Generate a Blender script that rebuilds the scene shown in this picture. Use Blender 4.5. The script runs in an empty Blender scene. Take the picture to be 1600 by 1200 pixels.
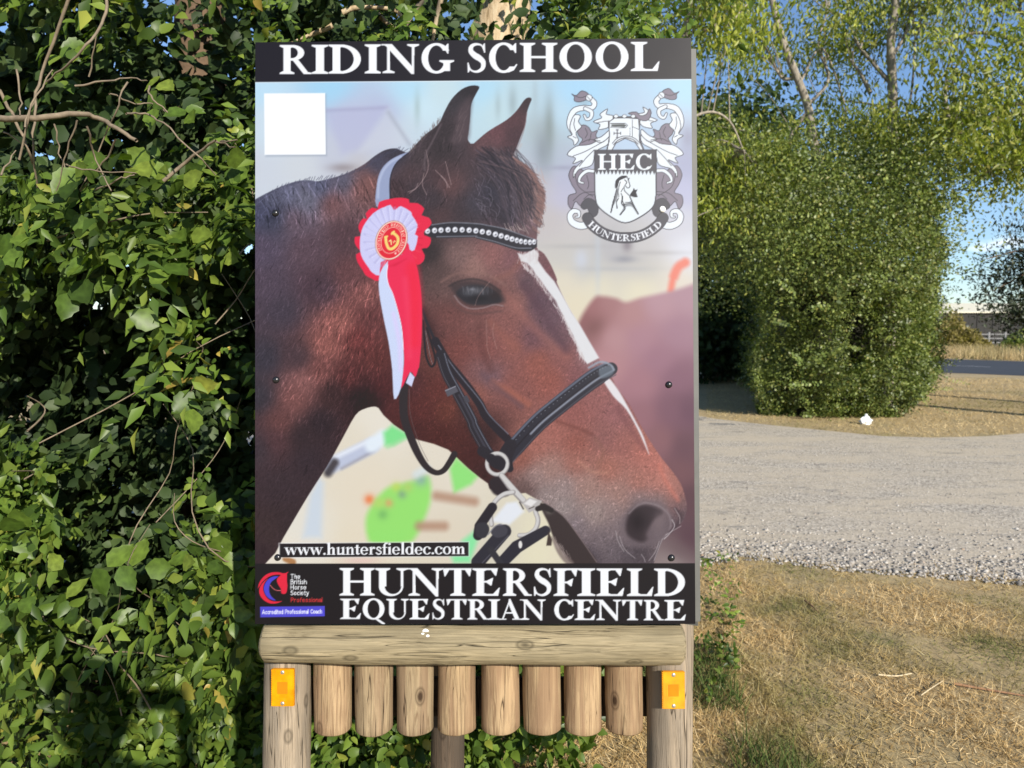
import bpy, bmesh, math, random
import numpy as np
from mathutils import Vector, Matrix

random.seed(7); rng = np.random.default_rng(7)
SC = bpy.context.scene
COL = SC.collection
R = math.radians

# ------------------------------------------------------------------ camera
CAM_H = 1.5; PITCH = R(3.9); FPX = 1130.0          # photograph is 1600 x 1200
cd = bpy.data.cameras.new('camera'); cam = bpy.data.objects.new('camera', cd); COL.objects.link(cam)
cam.location = (0, 0, CAM_H); cam.rotation_euler = (R(90) - PITCH, 0, 0)
cd.sensor_width = 36; cd.lens = 36 * FPX / 1600; cd.clip_start = 0.01; cd.clip_end = 2000
cd.dof.use_dof = True; cd.dof.focus_distance = 1.5; cd.dof.aperture_fstop = 7.5
SC.camera = cam
# ------------------------------------------------------------------ sky and sun
SUN_AZ, SUN_EL = R(26.5), R(24.5)
w = bpy.data.worlds.new('World'); SC.world = w; w.use_nodes = True
nt = w.node_tree; nt.nodes.clear()
out = nt.nodes.new('ShaderNodeOutputWorld'); bg = nt.nodes.new('ShaderNodeBackground')
sky = nt.nodes.new('ShaderNodeTexSky'); sky.sky_type = 'NISHITA'; sky.sun_disc = False
sky.sun_elevation = SUN_EL; sky.sun_rotation = math.pi - SUN_AZ; sky.dust_density = 0.1; sky.ozone_density = 1.6
bg.inputs['Strength'].default_value = 0.095
tc = nt.nodes.new('ShaderNodeTexCoord'); mp = nt.nodes.new('ShaderNodeMapping'); mp.inputs['Scale'].default_value = (3, 3, 14)
nz = nt.nodes.new('ShaderNodeTexNoise'); nz.inputs['Scale'].default_value = 2.1; nz.inputs['Detail'].default_value = 6
rp = nt.nodes.new('ShaderNodeValToRGB'); rp.color_ramp.elements[0].position = .64; rp.color_ramp.elements[1].position = .80
mx = nt.nodes.new('ShaderNodeMix'); mx.data_type = 'RGBA'; mx.inputs[7].default_value = (10, 10.2, 10.6, 1)
nt.links.new(tc.outputs['Generated'], mp.inputs[0]); nt.links.new(mp.outputs[0], nz.inputs['Vector'])
nt.links.new(nz.outputs['Fac'], rp.inputs[0]); nt.links.new(rp.outputs[0], mx.inputs[0])
tn = nt.nodes.new('ShaderNodeMix'); tn.data_type = 'RGBA'; tn.blend_type = 'MULTIPLY'; tn.inputs[0].default_value = 1; tn.inputs[7].default_value = (.86, .97, 1.14, 1)
nt.links.new(sky.outputs[0], tn.inputs[6]); nt.links.new(tn.outputs[2], mx.inputs[6]); nt.links.new(mx.outputs[2], bg.inputs[0]); nt.links.new(bg.outputs[0], out.inputs[0])
SV = Vector((-math.sin(SUN_AZ) * math.cos(SUN_EL), math.cos(SUN_AZ) * math.cos(SUN_EL), -math.sin(SUN_EL)))
sl = bpy.data.lights.new('sun', 'SUN'); sl.energy = 5.0; sl.angle = R(0.5); sl.color = (1, .93, .83)
so = bpy.data.objects.new('sun', sl); COL.objects.link(so); so.rotation_euler = SV.to_track_quat('-Z', 'Y').to_euler(); so.location = (4, -8, 6)
SC.view_settings.view_transform = 'Standard'; SC.view_settings.look = 'None'; SC.view_settings.exposure = 0.66; SC.view_settings.gamma = 1
SC.cycles.max_bounces = 6; SC.cycles.diffuse_bounces = 3; SC.cycles.transmission_bounces = 3; SC.cycles.transparent_max_bounces = 4

# ------------------------------------------------------------------ helpers
CP, SP = math.cos(PITCH), math.sin(PITCH)
def ray(px, py):
    x = (px - 800) / FPX; y = (600 - py) / FPX
    return Vector((x, CP + y * SP, -SP + y * CP))
CAMP = Vector((0, 0, CAM_H))
def at(px, py, Y):
    d = ray(px, py); return CAMP + d * (Y / d.y)
def G(px, py, z=0.0):
    d = ray(px, py); return CAMP + d * ((z - CAM_H) / d.z)

def tag(o, label=None, cat=None, group=None, kind=None):
    if label: o['label'] = label
    if cat: o['category'] = cat
    if group: o['group'] = group
    if kind: o['kind'] = kind
    return o
def empty(name, loc=(0, 0, 0)):
    o = bpy.data.objects.new(name, None); COL.objects.link(o); o.location = loc; o.empty_display_size = .1; return o
def link(name, me, mat=None, parent=None, loc=None):
    o = bpy.data.objects.new(name, me); COL.objects.link(o)
    if mat and not me.materials: me.materials.append(mat)
    if parent: o.parent = parent
    if loc is not None: o.location = loc
    return o
def mesh_np(name, V, Fc, smooth=False, flat=False):
    """V (n,3); Fc (m,k) constant size polygons"""
    V = np.asarray(V, np.float32); Fc = np.asarray(Fc, np.int32); m, k = Fc.shape
    me = bpy.data.meshes.new(name); me.vertices.add(len(V)); me.vertices.foreach_set('co', V.ravel())
    me.loops.add(m * k); me.loops.foreach_set('vertex_index', Fc.ravel())
    me.polygons.add(m); me.polygons.foreach_set('loop_start', np.arange(0, m * k, k, dtype=np.int32))
    me.update(calc_edges=True)
    if smooth or flat: me.polygons.foreach_set('use_smooth', np.full(m, smooth))
    return me
def bm_mesh(name, bm, smooth=False):
    me = bpy.data.meshes.new(name); bmesh.ops.recalc_face_normals(bm, faces=bm.faces); bm.to_mesh(me); bm.free()
    if smooth: me.polygons.foreach_set('use_smooth', np.ones(len(me.polygons), bool))
    return me
def box_bm(bm, a, b, bev=0.0):
    t = bmesh.new(); bmesh.ops.create_cube(t, size=1)
    for v in t.verts: v.co = Vector([(a[i] + b[i]) / 2 + v.co[i] * (b[i] - a[i]) for i in range(3)])
    if bev: bmesh.ops.bevel(t, geom=t.edges[:], offset=bev, segments=2, affect='EDGES')
    me = bpy.data.meshes.new('t'); t.to_mesh(me); t.free(); bm.from_mesh(me); bpy.data.meshes.remove(me)
def tubes(paths, sides=6):
    """paths: list of (points, radii) -> V, F quads (open ended, capped by taper)"""
    VV, FF, base = [], [], 0
    for pts, rad in paths:
        P = np.array(pts, float); n = len(P); T = np.gradient(P, axis=0)
        T /= np.linalg.norm(T, axis=1)[:, None] + 1e-9
        ref = np.array([0, 0, 1.]) if abs(T[0][2]) < .9 else np.array([1., 0, 0])
        A = np.cross(T, ref); A /= np.linalg.norm(A, axis=1)[:, None] + 1e-9; B = np.cross(T, A)
        an = np.arange(sides) * 2 * math.pi / sides
        rr = np.broadcast_to(np.asarray(rad, float), (n,))
        ring = P[:, None, :] + rr[:, None, None] * (np.cos(an)[None, :, None] * A[:, None, :] + np.sin(an)[None, :, None] * B[:, None, :])
        VV.append(ring.reshape(-1, 3))
        i, j = np.meshgrid(np.arange(n - 1), np.arange(sides), indexing='ij'); j2 = (j + 1) % sides
        FF.append(base + np.stack([i * sides + j, i * sides + j2, (i + 1) * sides + j2, (i + 1) * sides + j], -1).reshape(-1, 4))
        base += n * sides
    return np.concatenate(VV), np.concatenate(FF)
def smooth_path(pts, k=5):
    P = np.array(pts, float); P = np.vstack([2 * P[0] - P[1], P, 2 * P[-1] - P[-2]]); o = []
    for i in range(1, len(P) - 2):
        for t in np.arange(k) / k:
            a, b, c, d = P[i - 1:i + 3]
            o.append(.5 * (2 * b + (c - a) * t + (2 * a - 5 * b + 4 * c - d) * t * t + (3 * b - a - 3 * c + d) * t ** 3))
    o.append(P[-2]); return np.array(o)

LEAF = dict(
  broad=(np.array([[0, 0, 0], [.28, .36, .07], [.28, 0, -.02], [.28, -.36, .07], [.62, .40, .05], [.62, 0, 0], [.62, -.40, .05], [1, 0, -.10]], float),
         np.array([[0, 2, 1], [0, 3, 2], [1, 2, 5], [1, 5, 4], [2, 3, 6], [2, 6, 5], [4, 5, 7], [5, 6, 7]])),
  ovate=(np.array([[0, 0, 0]] + [q for t_, h_, z_ in ((.1, .24, .03), (.32, .42, .05), (.6, .36, .02), (.83, .17, -.05)) for q in ([t_, h_, z_ + .12 * h_], [t_, 0, z_ - .03], [t_, -h_, z_ + .12 * h_])] + [[1, 0, -.14]], float),
         np.array([[0, 2, 1], [0, 3, 2]] + [f for i in (1, 4, 7) for f in ([i, i + 1, i + 4], [i, i + 4, i + 3], [i + 1, i + 2, i + 5], [i + 1, i + 5, i + 4])] + [[10, 11, 13], [11, 12, 13]])),
  lance=(np.array([[0, 0, 0], [.4, .5, .08], [.4, 0, -.02], [.4, -.5, .08], [1, 0, -.12]], float),
         np.array([[0, 2, 1], [0, 3, 2], [1, 2, 4], [2, 3, 4]])),
  dia=(np.array([[0, 0, 0], [.45, .5, .06], [1, 0, -.05], [.45, -.5, .06]], float), np.array([[0, 2, 1], [0, 3, 2]])),
  blade=(np.array([[0, .5, 0], [0, -.5, 0], [1, 0, 0]], float), np.array([[0, 1, 2]])))
def nrmz(a): return a / (np.linalg.norm(a, axis=-1, keepdims=True) + 1e-9)
def leaves(kind, pos, ax, nr, ln, wd):
    T, Fc = LEAF[kind]; ax = nrmz(np.asarray(ax, float)); nr = np.asarray(nr, float)
    sd = nrmz(np.cross(nr, ax)); nr = np.cross(ax, sd); N = len(pos); ln = np.broadcast_to(ln, (N,)); wd = np.broadcast_to(wd, (N,))
    V = pos[:, None, :] + T[None, :, :1] * (ln[:, None] * ax)[:, None, :] + T[None, :, 1:2] * (wd[:, None] * sd)[:, None, :] + T[None, :, 2:] * (ln[:, None] * nr)[:, None, :]
    Fo = Fc[None] + (np.arange(N) * len(T))[:, None, None]
    return V.reshape(-1, 3), Fo.reshape(-1, 3)
def join_vf(parts):
    V, Fs, b = [], [], 0
    for v, f in parts: V.append(v); Fs.append(f + b); b += len(v)
    return np.concatenate(V), np.concatenate(Fs)
_ph = rng.uniform(0, 6.28, (24, 3)); _kv = rng.normal(0, 1, (24, 3))
def noise3(P, sc):
    """cheap smooth pseudo noise, about -1..1"""
    P = np.asarray(P, float) * sc; s = np.zeros(P.shape[:-1])
    for i in range(12): s += np.sin(P @ _kv[i] * 2.2 + _ph[i, 0])
    return s / 3.5

# ------------------------------------------------------------------ materials
def mat_new(name):
    m = bpy.data.materials.new(name); m.use_nodes = True; n = m.node_tree; b = n.nodes['Principled BSDF']; return m, n, b
def N(n, typ, **kw):
    x = n.nodes.new(typ)
    for k, v in kw.items():
        if k in ('operation', 'blend_type', 'data_type', 'feature', 'layer_name', 'wave_type', 'bands_direction', 'attribute_name', 'interpolation_type'): setattr(x, k, v)
        else: x.inputs[k.replace('_', ' ')].default_value = v
    return x
def ramp(n, fac, stops):
    r = n.nodes.new('ShaderNodeValToRGB'); e = r.color_ramp.elements
    while len(e) < len(stops): e.new(.5)
    for el, (p, c) in zip(e, stops): el.position = p; el.color = (*c, 1) if len(c) == 3 else c
    n.links.new(fac, r.inputs[0]); return r.outputs[0]
def coords(n, scale=(1, 1, 1), kind='Object', rot=(0, 0, 0)):
    t = n.nodes.new('ShaderNodeTexCoord'); m = n.nodes.new('ShaderNodeMapping'); m.inputs['Scale'].default_value = scale; m.inputs['Rotation'].default_value = rot
    n.links.new(t.outputs[kind], m.inputs[0]); return m.outputs[0]
def noise(n, vec, scale, detail=4, rough=.55, dist=0):
    x = n.nodes.new('ShaderNodeTexNoise'); x.inputs['Scale'].default_value = scale; x.inputs['Detail'].default_value = detail
    x.inputs['Roughness'].default_value = rough; x.inputs['Distortion'].default_value = dist; n.links.new(vec, x.inputs['Vector']); return x.outputs['Fac']
def mixc(n, fac, a, b, mode='MIX'):
    x = n.nodes.new('ShaderNodeMix'); x.data_type = 'RGBA'; x.blend_type = mode
    for sock, val in ((0, fac), (6, a), (7, b)):
        if hasattr(val, 'is_output'): n.links.new(val, x.inputs[sock])
        elif sock == 0: x.inputs[0].default_value = val
        else: x.inputs[sock].default_value = (*val, 1)
    return x.outputs[2]
def bump(n, b, h, strength=.5, dist=.01):
    x = n.nodes.new('ShaderNodeBump'); x.inputs['Strength'].default_value = strength; x.inputs['Distance'].default_value = dist
    n.links.new(h, x.inputs['Height']); n.links.new(x.outputs[0], b.inputs['Normal'])
def plain(name, col, rough=.5, metal=0, var=.12, sc=30):
    m, n, b = mat_new(name); f = noise(n, coords(n), sc, 5)
    c = ramp(n, f, [(.25, tuple(x * (1 - var) for x in col)), (.75, tuple(min(1, x * (1 + var)) for x in col))])
    n.links.new(c, b.inputs['Base Color']); b.inputs['Roughness'].default_value = rough; b.inputs['Metallic'].default_value = metal; return m
def leaf_mat(name, stops, rough=.42, trans=.3, patch=None, spec=.4, con=.28):
    m, n, b = mat_new(name); g = n.nodes.new('ShaderNodeNewGeometry')
    oi = n.nodes.new('ShaderNodeObjectInfo'); ad = N(n, 'ShaderNodeMath', operation='ADD'); fr = N(n, 'ShaderNodeMath', operation='FRACT')
    n.links.new(g.outputs['Random Per Island'], ad.inputs[0]); n.links.new(oi.outputs['Random'], ad.inputs[1]); n.links.new(ad.outputs[0], fr.inputs[0])
    c = ramp(n, fr.outputs[0], stops)
    pn = noise(n, coords(n), patch or 1.3, 3)
    c = mixc(n, 1.0, c, ramp(n, pn, [(.3, (1 - con, 1 - con, 1 - con)), (.7, (1 + con, 1 + con, 1 + con * .7))]), 'MULTIPLY')
    n.links.new(c, b.inputs['Base Color']); b.inputs['Roughness'].default_value = rough; b.inputs['Specular IOR Level'].default_value = spec
    t = n.nodes.new('ShaderNodeBsdfTranslucent'); n.links.new(mixc(n, 1.0, c, (1.3, 1.5, .5), 'MULTIPLY'), t.inputs[0])
    ms = n.nodes.new('ShaderNodeMixShader'); ms.inputs[0].default_value = trans; n.links.new(b.outputs[0], ms.inputs[1]); n.links.new(t.outputs[0], ms.inputs[2])
    n.links.new(ms.outputs[0], n.nodes['Material Output'].inputs[0]); return m
def wood(name, axis, dark, light, weather, off=0.0, knots=True):
    """weathered round timber; axis = grain direction index"""
    m, n, b = mat_new(name)
    s = [1, 1, 1]; s[axis] = .07
    oi = n.nodes.new('ShaderNodeObjectInfo'); tcn = n.nodes.new('ShaderNodeTexCoord'); ad = n.nodes.new('ShaderNodeVectorMath'); ad.operation = 'MULTIPLY_ADD'
    n.links.new(oi.outputs['Random'], ad.inputs[0]); ad.inputs[1].default_value = (17, 9, 23); n.links.new(tcn.outputs['Object'], ad.inputs[2])
    def mapd(sc):
        mm = n.nodes.new('ShaderNodeMapping'); mm.inputs['Scale'].default_value = sc; n.links.new(ad.outputs[0], mm.inputs[0]); return mm.outputs[0]
    kn = n.nodes.new('ShaderNodeTexVoronoi'); ks = [1, 1, 1]; ks[axis] = .55; kn.inputs['Scale'].default_value = 15; n.links.new(mapd(ks), kn.inputs['Vector'])
    kd = kn.outputs['Distance']
    gv = mapd(s)
    grain = noise(n, gv, 120, 5, .65, 1.2); broad = noise(n, gv, 28, 3, .6, .8); big = noise(n, mapd((1, 1, 1)), 9, 4)
    c = ramp(n, grain, [(.36, dark), (.47, tuple(x * .78 for x in light)), (.55, light), (.66, tuple(x * 1.25 for x in light))])
    c = mixc(n, ramp(n, broad, [(.40, (.85, .85, .85)), (.56, (0, 0, 0))]), c, weather)
    c = mixc(n, .3, c, ramp(n, big, [(.3, tuple(x * .75 for x in light)), (.7, tuple(min(1, x * 1.15) for x in light))]))
    ck = noise(n, mapd([x * (.35 if i == axis else 1) for i, x in enumerate(s)]), 46, 2, .5, .5)
    crack = ramp(n, ck, [(.491, (0, 0, 0)), (.5, (.95, .95, .95)), (.509, (0, 0, 0))])
    c = mixc(n, crack, c, tuple(x * .28 for x in dark))
    if knots:
        k = ramp(n, kd, [(.06, (1, 1, 1)), (.12, (.25, .25, .25)), (.15, (.6, .6, .6)), (.2, (0, 0, 0))])
        c = mixc(n, k, c, tuple(x * .4 for x in dark))
    c = mixc(n, 1.0, c, ramp(n, oi.outputs['Random'], [(0, (.82, .86, .88)), (.35, (1.05, 1, .95)), (.7, (.95, .92, .88)), (1, (1.1, 1.04, 1.0))]), 'MULTIPLY')
    n.links.new(c, b.inputs['Base Color']); b.inputs['Roughness'].default_value = .85; b.inputs['Specular IOR Level'].default_value = .2
    hh = mixc(n, crack, grain, (0, 0, 0)); bump(n, b, hh, .45, .004); return m
# ------------------------------------------------------------------ the printed picture on the board (flat print, drawn by code)
class Painter:
    def __init__(s, PX, PY):
        s.X, s.Y = PX, PY; s.C = np.zeros(PX.shape + (3,)); s.cx = PX[PX.shape[0] // 2]; s.cy = PY[:, PY.shape[1] // 2]
    def win(s, x0, y0, x1, y1):
        i0, i1 = np.searchsorted(s.cx, [x0 - 8, x1 + 8]); j0, j1 = np.searchsorted(s.cy, [y0 - 8, y1 + 8])
        return slice(j0, max(j1, j0)), slice(i0, max(i1, i0))
    def cov_poly(s, P, soft=.6):
        P = np.asarray(P, float); m = soft * 1.2
        W = s.win(P[:, 0].min() - m, P[:, 1].min() - m, P[:, 0].max() + m, P[:, 1].max() + m); X, Y = s.X[W], s.Y[W]
        if X.size == 0: return W, None
        d2 = np.full(X.shape, 1e9); ins = np.zeros(X.shape, bool)
        for a, b in zip(P, np.roll(P, -1, 0)):
            e = b - a; L = e @ e
            if L < 1e-9: continue
            t = np.clip(((X - a[0]) * e[0] + (Y - a[1]) * e[1]) / L, 0, 1)
            d2 = np.minimum(d2, (X - a[0] - t * e[0]) ** 2 + (Y - a[1] - t * e[1]) ** 2)
            if abs(e[1]) > 1e-9: ins ^= ((a[1] > Y) != (b[1] > Y)) & (X < a[0] + (Y - a[1]) * e[0] / e[1])
        sd = np.sqrt(d2) * np.where(ins, -1, 1); t = np.clip(.5 - sd / (2 * soft), 0, 1)
        return W, t * t * (3 - 2 * t) if soft > 2 else t
    def cov_stroke(s, P, wd, soft=.6):
        P = np.asarray(P, float); wd = np.broadcast_to(np.asarray(wd, float), (len(P),)) / 2; m = wd.max() + soft
        W = s.win(P[:, 0].min() - m, P[:, 1].min() - m, P[:, 0].max() + m, P[:, 1].max() + m); X, Y = s.X[W], s.Y[W]
        if X.size == 0: return W, None
        sd = np.full(X.shape, 1e9)
        for k in range(len(P) - 1):
            a, b = P[k], P[k + 1]; e = b - a; L = e @ e + 1e-9
            t = np.clip(((X - a[0]) * e[0] + (Y - a[1]) * e[1]) / L, 0, 1)
            sd = np.minimum(sd, np.sqrt((X - a[0] - t * e[0]) ** 2 + (Y - a[1] - t * e[1]) ** 2) - (wd[k] + t * (wd[k + 1] - wd[k])))
        t = np.clip(.5 - sd / (2 * soft), 0, 1); return W, t * t * (3 - 2 * t) if soft > 2 else t
    def put(s, W, c, col, al=1.0):
        if c is None: return
        c = (c * al)[..., None]; s.C[W] = s.C[W] * (1 - c) + np.array(col if not isinstance(col, np.ndarray) or col.ndim == 1 else col[W]) * c
    def fill(s, P, col, soft=.6, al=1.0): W, c = s.cov_poly(P, soft); s.put(W, c, col, al)
    def stroke(s, P, wd, col, soft=.6, al=1.0): W, c = s.cov_stroke(P, wd, soft); s.put(W, c, col, al)
    def blob(s, x, y, rx, ry, col, al=1.0, rot=0.0):
        m = 2.6 * max(rx, ry); W = s.win(x - m, y - m, x + m, y + m); dx, dy = s.X[W] - x, s.Y[W] - y
        ca, sa = math.cos(rot), math.sin(rot); u, v = (dx * ca + dy * sa) / rx, (-dx * sa + dy * ca) / ry
        s.put(W, np.exp(-(u * u + v * v)), col, al)
    def field(s, S, soft=20.0, pw=2.0, W=None):
        A = np.array(S, float); W = W or (slice(None), slice(None)); X, Y = s.X[W], s.Y[W]; num = np.zeros(X.shape + (3,)); den = np.zeros(X.shape)
        for x, y, r, g, b in A:
            q = 1 / ((X - x) ** 2 + (Y - y) ** 2 + soft * soft) ** pw; den += q; num += q[..., None] * np.array([r, g, b])
        return num / den[..., None]
def pts(st, ox=0., oy=0., sc=1.):
    return np.array([[ox + float(a) / sc, oy + float(b) / sc] for a, b in (q.split(',') for q in st.split())])
Z44 = 1600 / 360
def z1(s): return pts(s, 390, 50, Z44)
def z2(s): return pts(s, 740, 50, Z44)
def z3(s): return pts(s, 390, 310, Z44)
def z4(s): return pts(s, 740, 310, Z44)
def z5(s): return pts(s, 390, 570, Z44)
def z6(s): return pts(s, 740, 570, Z44)
def z7(s): return pts(s, 390, 830, Z44)
def z8(s): return pts(s, 740, 830, Z44)
def spl(P, closed=True, k=5):
    P = np.asarray(P, float)
    if not closed: return smooth_path(P, k)
    Q = np.vstack([P[-1], P, P[:2]]); o = []
    for i in range(1, len(Q) - 2):
        a, b, c, d = Q[i - 1:i + 3]
        for t in np.arange(k) / k: o.append(.5 * (2 * b + (c - a) * t + (2 * a - 5 * b + 4 * c - d) * t * t + (3 * b - a - 3 * c + d) * t ** 3))
    return np.array(o)
def ell(cx, cy, rx, ry, n=36, a0=0, a1=360):
    a = np.radians(np.linspace(a0, a1, n)); return np.stack([cx + rx * np.cos(a), cy + ry * np.sin(a)], 1)
# ---- serif letters: ops on a unit cap height, y up
TK, TN = .235, .088
def rect(a, b, c, d): return ('+', [(a, b), (c, b), (c, d), (a, d)])
def stem(x, y0=0., y1=1., t=TK, bot=True, top=True, ov=.12):
    o = [rect(x, y0, x + t, y1)]; h = .05
    if bot: o.append(('+', [(x - ov, y0), (x + t + ov, y0), (x + t + ov, y0 + h), (x + t, y0 + h * 2.2), (x, y0 + h * 2.2), (x - ov, y0 + h)]))
    if top: o.append(('+', [(x - ov, y1), (x + t + ov, y1), (x + t + ov, y1 - h), (x + t, y1 - h * 2.2), (x, y1 - h * 2.2), (x - ov, y1 - h)]))
    return o
def arm(x0, x1, y, up, dn):      # thin arm with a wedge at its end
    o = [rect(x0, y - .035, x1, y + .035)]
    o.append(('+', [(x1 - .16, y + .03), (x1 + .02, y + up), (x1 + .05, y + up), (x1, y - dn), (x1 - .03, y - dn), (x1 - .16, y - .03)])); return o
def E_(f, g): return [('+', list(map(tuple, f))), ('-', list(map(tuple, g)))]
def ring(cx, rx, t=TK, n=TN): return E_(ell(cx, .5, rx, .525, 40), ell(cx, .5, rx - t, .525 - n, 40))
def glyphs():
    g = {}
    g['I'] = stem(.12); g['H'] = stem(.12) + stem(.80) + [rect(.2, .47, .9, .55)]
    g['E'] = stem(.12) + arm(.2, .72, .965, .035, .24) + arm(.2, .58, .51, .14, .14) + arm(.2, .78, .035, .26, .035)
    g['F'] = stem(.12) + arm(.2, .72, .965, .035, .26) + arm(.2, .58, .49, .14, .14)
    g['L'] = stem(.12) + arm(.2, .78, .035, .3, .035)
    g['T'] = stem(.36, top=False) + [rect(.08, .93, .84, 1)] + arm(.4, .86, .965, .035, .26) + [('+', [(.22, .94), (.04, 1), (.01, 1), (.06, .70), (.09, .70), (.22, .95)])]
    g['D'] = E_(ell(.38, .5, .60, .5, 40), ell(.36, .5, .40, .5 - TN, 40)) + [('-', [(-.5, -.1), (.2, -.1), (.2, 1.1), (-.5, 1.1)])] + [rect(.12, 0, .42, TN), rect(.12, 1 - TN, .42, 1)] + stem(.12)
    b = E_(ell(.42, .73, .38, .27, 30), ell(.40, .73, .19, .27 - TN, 30)) + [('-', [(-.5, .3), (.2, .3), (.2, 1.1), (-.5, 1.1)])] + [rect(.2, .46, .45, .46 + TN), rect(.12, 1 - TN, .45, 1)]
    g['R'] = b + [('+', [(.40, .5), (.60, .5), (.92, .07), (1.04, .05), (1.04, 0), (.78, 0)])] + stem(.12)
    g['N'] = [('+', [(.0, 1), (.31, 1), (.985, .16), (.985, -.03), (.90, -.03), (.13, .92)]), rect(.16, 0, .16 + TN, .93), rect(.92 - .01, 0, .985, 1)] + stem(.165, 0, .4, TN, True, False, .14) + stem(.91, .6, 1, TN, False, True, .14) + [rect(-.02, .95, .2, 1)]
    g['U'] = stem(.12, .3, 1, bot=False) + stem(.80, .3, 1, TN, False, True, .13) + E_(ell(.50, .33, .38, .35, 40), ell(.56, .36, .26, .30, 40)) + [('-', [(.32, .34), (.80, .34), (.80, 1.1), (.32, 1.1)])] + stem(.12, .33, 1, bot=False) + stem(.80, .33, 1, TN, False, True, .13)
    g['O'] = ring(.52, .52); g['Q'] = ring(.52, .52) + [('+', [(.40, .02), (.62, -.02), (.95, -.26), (1.06, -.27), (1.06, -.2), (.74, .02)])]
    cut = [('-', [(.62, .27), (1.4, .27), (1.4, .74), (.62, .74)])]
    g['C'] = ring(.52, .52) + [('-', [(.70, .2), (1.4, .2), (1.4, .76), (.70, .76)])] + [('+', [(.93, 1.0), (.97, 1.0), (.97, .66), (.93, .66), (.80, .86)]), ('s', [(.70, .04), (.86, .10), (.98, .26)], [.09, .08, .05])]
    g['G'] = ring(.52, .52) + [('-', [(.72, .40), (1.4, .40), (1.4, .76), (.72, .76)])] + [('-', [(.92, -.1), (1.4, -.1), (1.4, .5), (.92, .5)])] + [('+', [(.90, 1.0), (.94, 1.0), (.94, .66), (.90, .66), (.78, .86)])] + stem(.76, .06, .44, TK, False, True, .14)
    g['S'] = [('s', spl([(.62, .78), (.54, .93), (.36, .97), (.20, .90), (.17, .74), (.30, .59), (.48, .48), (.60, .34), (.57, .14), (.38, .03), (.18, .08), (.08, .26)], False, 4), np.interp(np.linspace(0, 1, 45), [0, .15, .3, .5, .7, .85, 1], [.04, .07, .15, .22, .15, .07, .04])),
              ('+', [(.62, 1.0), (.66, 1.0), (.67, .68), (.63, .68), (.56, .88)]), ('+', [(.06, 0), (.10, 0), (.16, .12), (.09, .34), (.05, .34)])]
    g['A'] = [('+', [(.47, 1.02), (.55, 1.02), (.98, .03), (.76, .03), (.45, .78)]), ('+', [(.47, .92), (.52, .85), (.22, .03), (.14, .03)]), rect(.28, .30, .72, .37)] + [rect(.02, 0, .36, .055), rect(.64, 0, 1.06, .055)]
    W = dict(I=.44, H=1.12, E=.84, F=.78, L=.84, T=.88, D=1.0, R=1.04, N=1.12, U=1.0, O=1.04, Q=1.06, C=1.0, G=1.10, S=.72, A=1.08)
    t, n = .15, .06                        # small letters: ascender 1, x height .64
    def sm(x, y1=.64, b=True, tp=True):
        o = [rect(x, 0, x + t, y1)]
        if b: o.append(rect(x - .07, 0, x + t + .07, .055))
        if tp: o.append(('+', [(x - .08, y1 - .05), (x + t, y1 + .03), (x + t, y1 - .08), (x - .08, y1 - .09)]))
        return o
    def arch(x0, x1): return [('s', [(x0, .46), (x0 + .08, .57), (x0 + .2, .60), (x1, .5), (x1 + .01, .38)], [n, .08, .1, t, t]), rect(x1 - t / 2, 0, x1 + t / 2, .46), rect(x1 - t / 2 - .06, 0, x1 + t / 2 + .06, .055)]
    def rg(cx, rx): return E_(ell(cx, .32, rx, .345, 30), ell(cx, .32, rx - t, .345 - .07, 30))
    g['n'] = sm(.1) + arch(.24, .5); g['h'] = sm(.1, 1.) + arch(.24, .5); g['m'] = sm(.1) + arch(.24, .5) + arch(.56, .82)
    g['u'] = sm(.1, .64, False) + [('s', [(.17, .2), (.21, .08), (.33, .05), (.46, .15)], [t, .13, .09, n])] + sm(.44, .64, True)
    g['i'] = sm(.1) + [('+', list(map(tuple, ell(.17, .88, .09, .09, 14))))]; g['l'] = sm(.1, 1.)
    g['r'] = sm(.1) + [('s', [(.24, .44), (.30, .56), (.38, .60)], [n, .1, .12]), ('+', list(map(tuple, ell(.40, .55, .08, .08, 12))))]
    g['o'] = rg(.30, .29); g['c'] = rg(.30, .29) + [('-', [(.40, .17), (.8, .17), (.8, .44), (.40, .44)])] + [('+', list(map(tuple, ell(.47, .50, .085, .085, 12))))]
    g['e'] = rg(.29, .28) + [('-', [(.38, .15), (.8, .15), (.8, .33), (.38, .33)])] + [rect(.1, .31, .55, .37)]
    g['d'] = rg(.29, .27) + sm(.43, 1., True); g['t'] = [rect(.1, .06, .1 + t, .82), rect(.0, .57, .36, .63), ('s', [(.17, .1), (.24, .04), (.36, .10)], [t, .1, n])]
    g['f'] = [rect(.1, 0, .1 + t, .8), rect(.0, .57, .36, .63), rect(.03, 0, .33, .055), ('s', [(.175, .78), (.24, .93), (.38, .93)], [t, .11, .1])]
    g['s'] = [('s', spl([(.38, .5), (.30, .61), (.15, .59), (.12, .46), (.26, .34), (.39, .23), (.36, .08), (.2, .03), (.07, .14)], False, 3), .1)]
    g['w'] = [('+', [(.0, .64), (.17, .64), (.33, .12), (.27, 0), (.22, 0)]), ('s', [(.27, .03), (.42, .6)], n), ('+', [(.36, .64), (.53, .64), (.69, .12), (.63, 0), (.58, 0)]), ('s', [(.63, .03), (.80, .6)], n), rect(-.04, .59, .24, .64), rect(.34, .59, .58, .64), rect(.70, .59, .9, .64)]
    g['.'] = [('+', list(map(tuple, ell(.13, .08, .09, .09, 14))))]
    W.update(n=.66, h=.66, m=.98, u=.66, i=.34, l=.34, r=.48, o=.6, c=.56, e=.58, d=.66, t=.38, f=.36, s=.46, w=.88); W['.'] = .26
    return g, W
GL, GW = glyphs()
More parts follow.
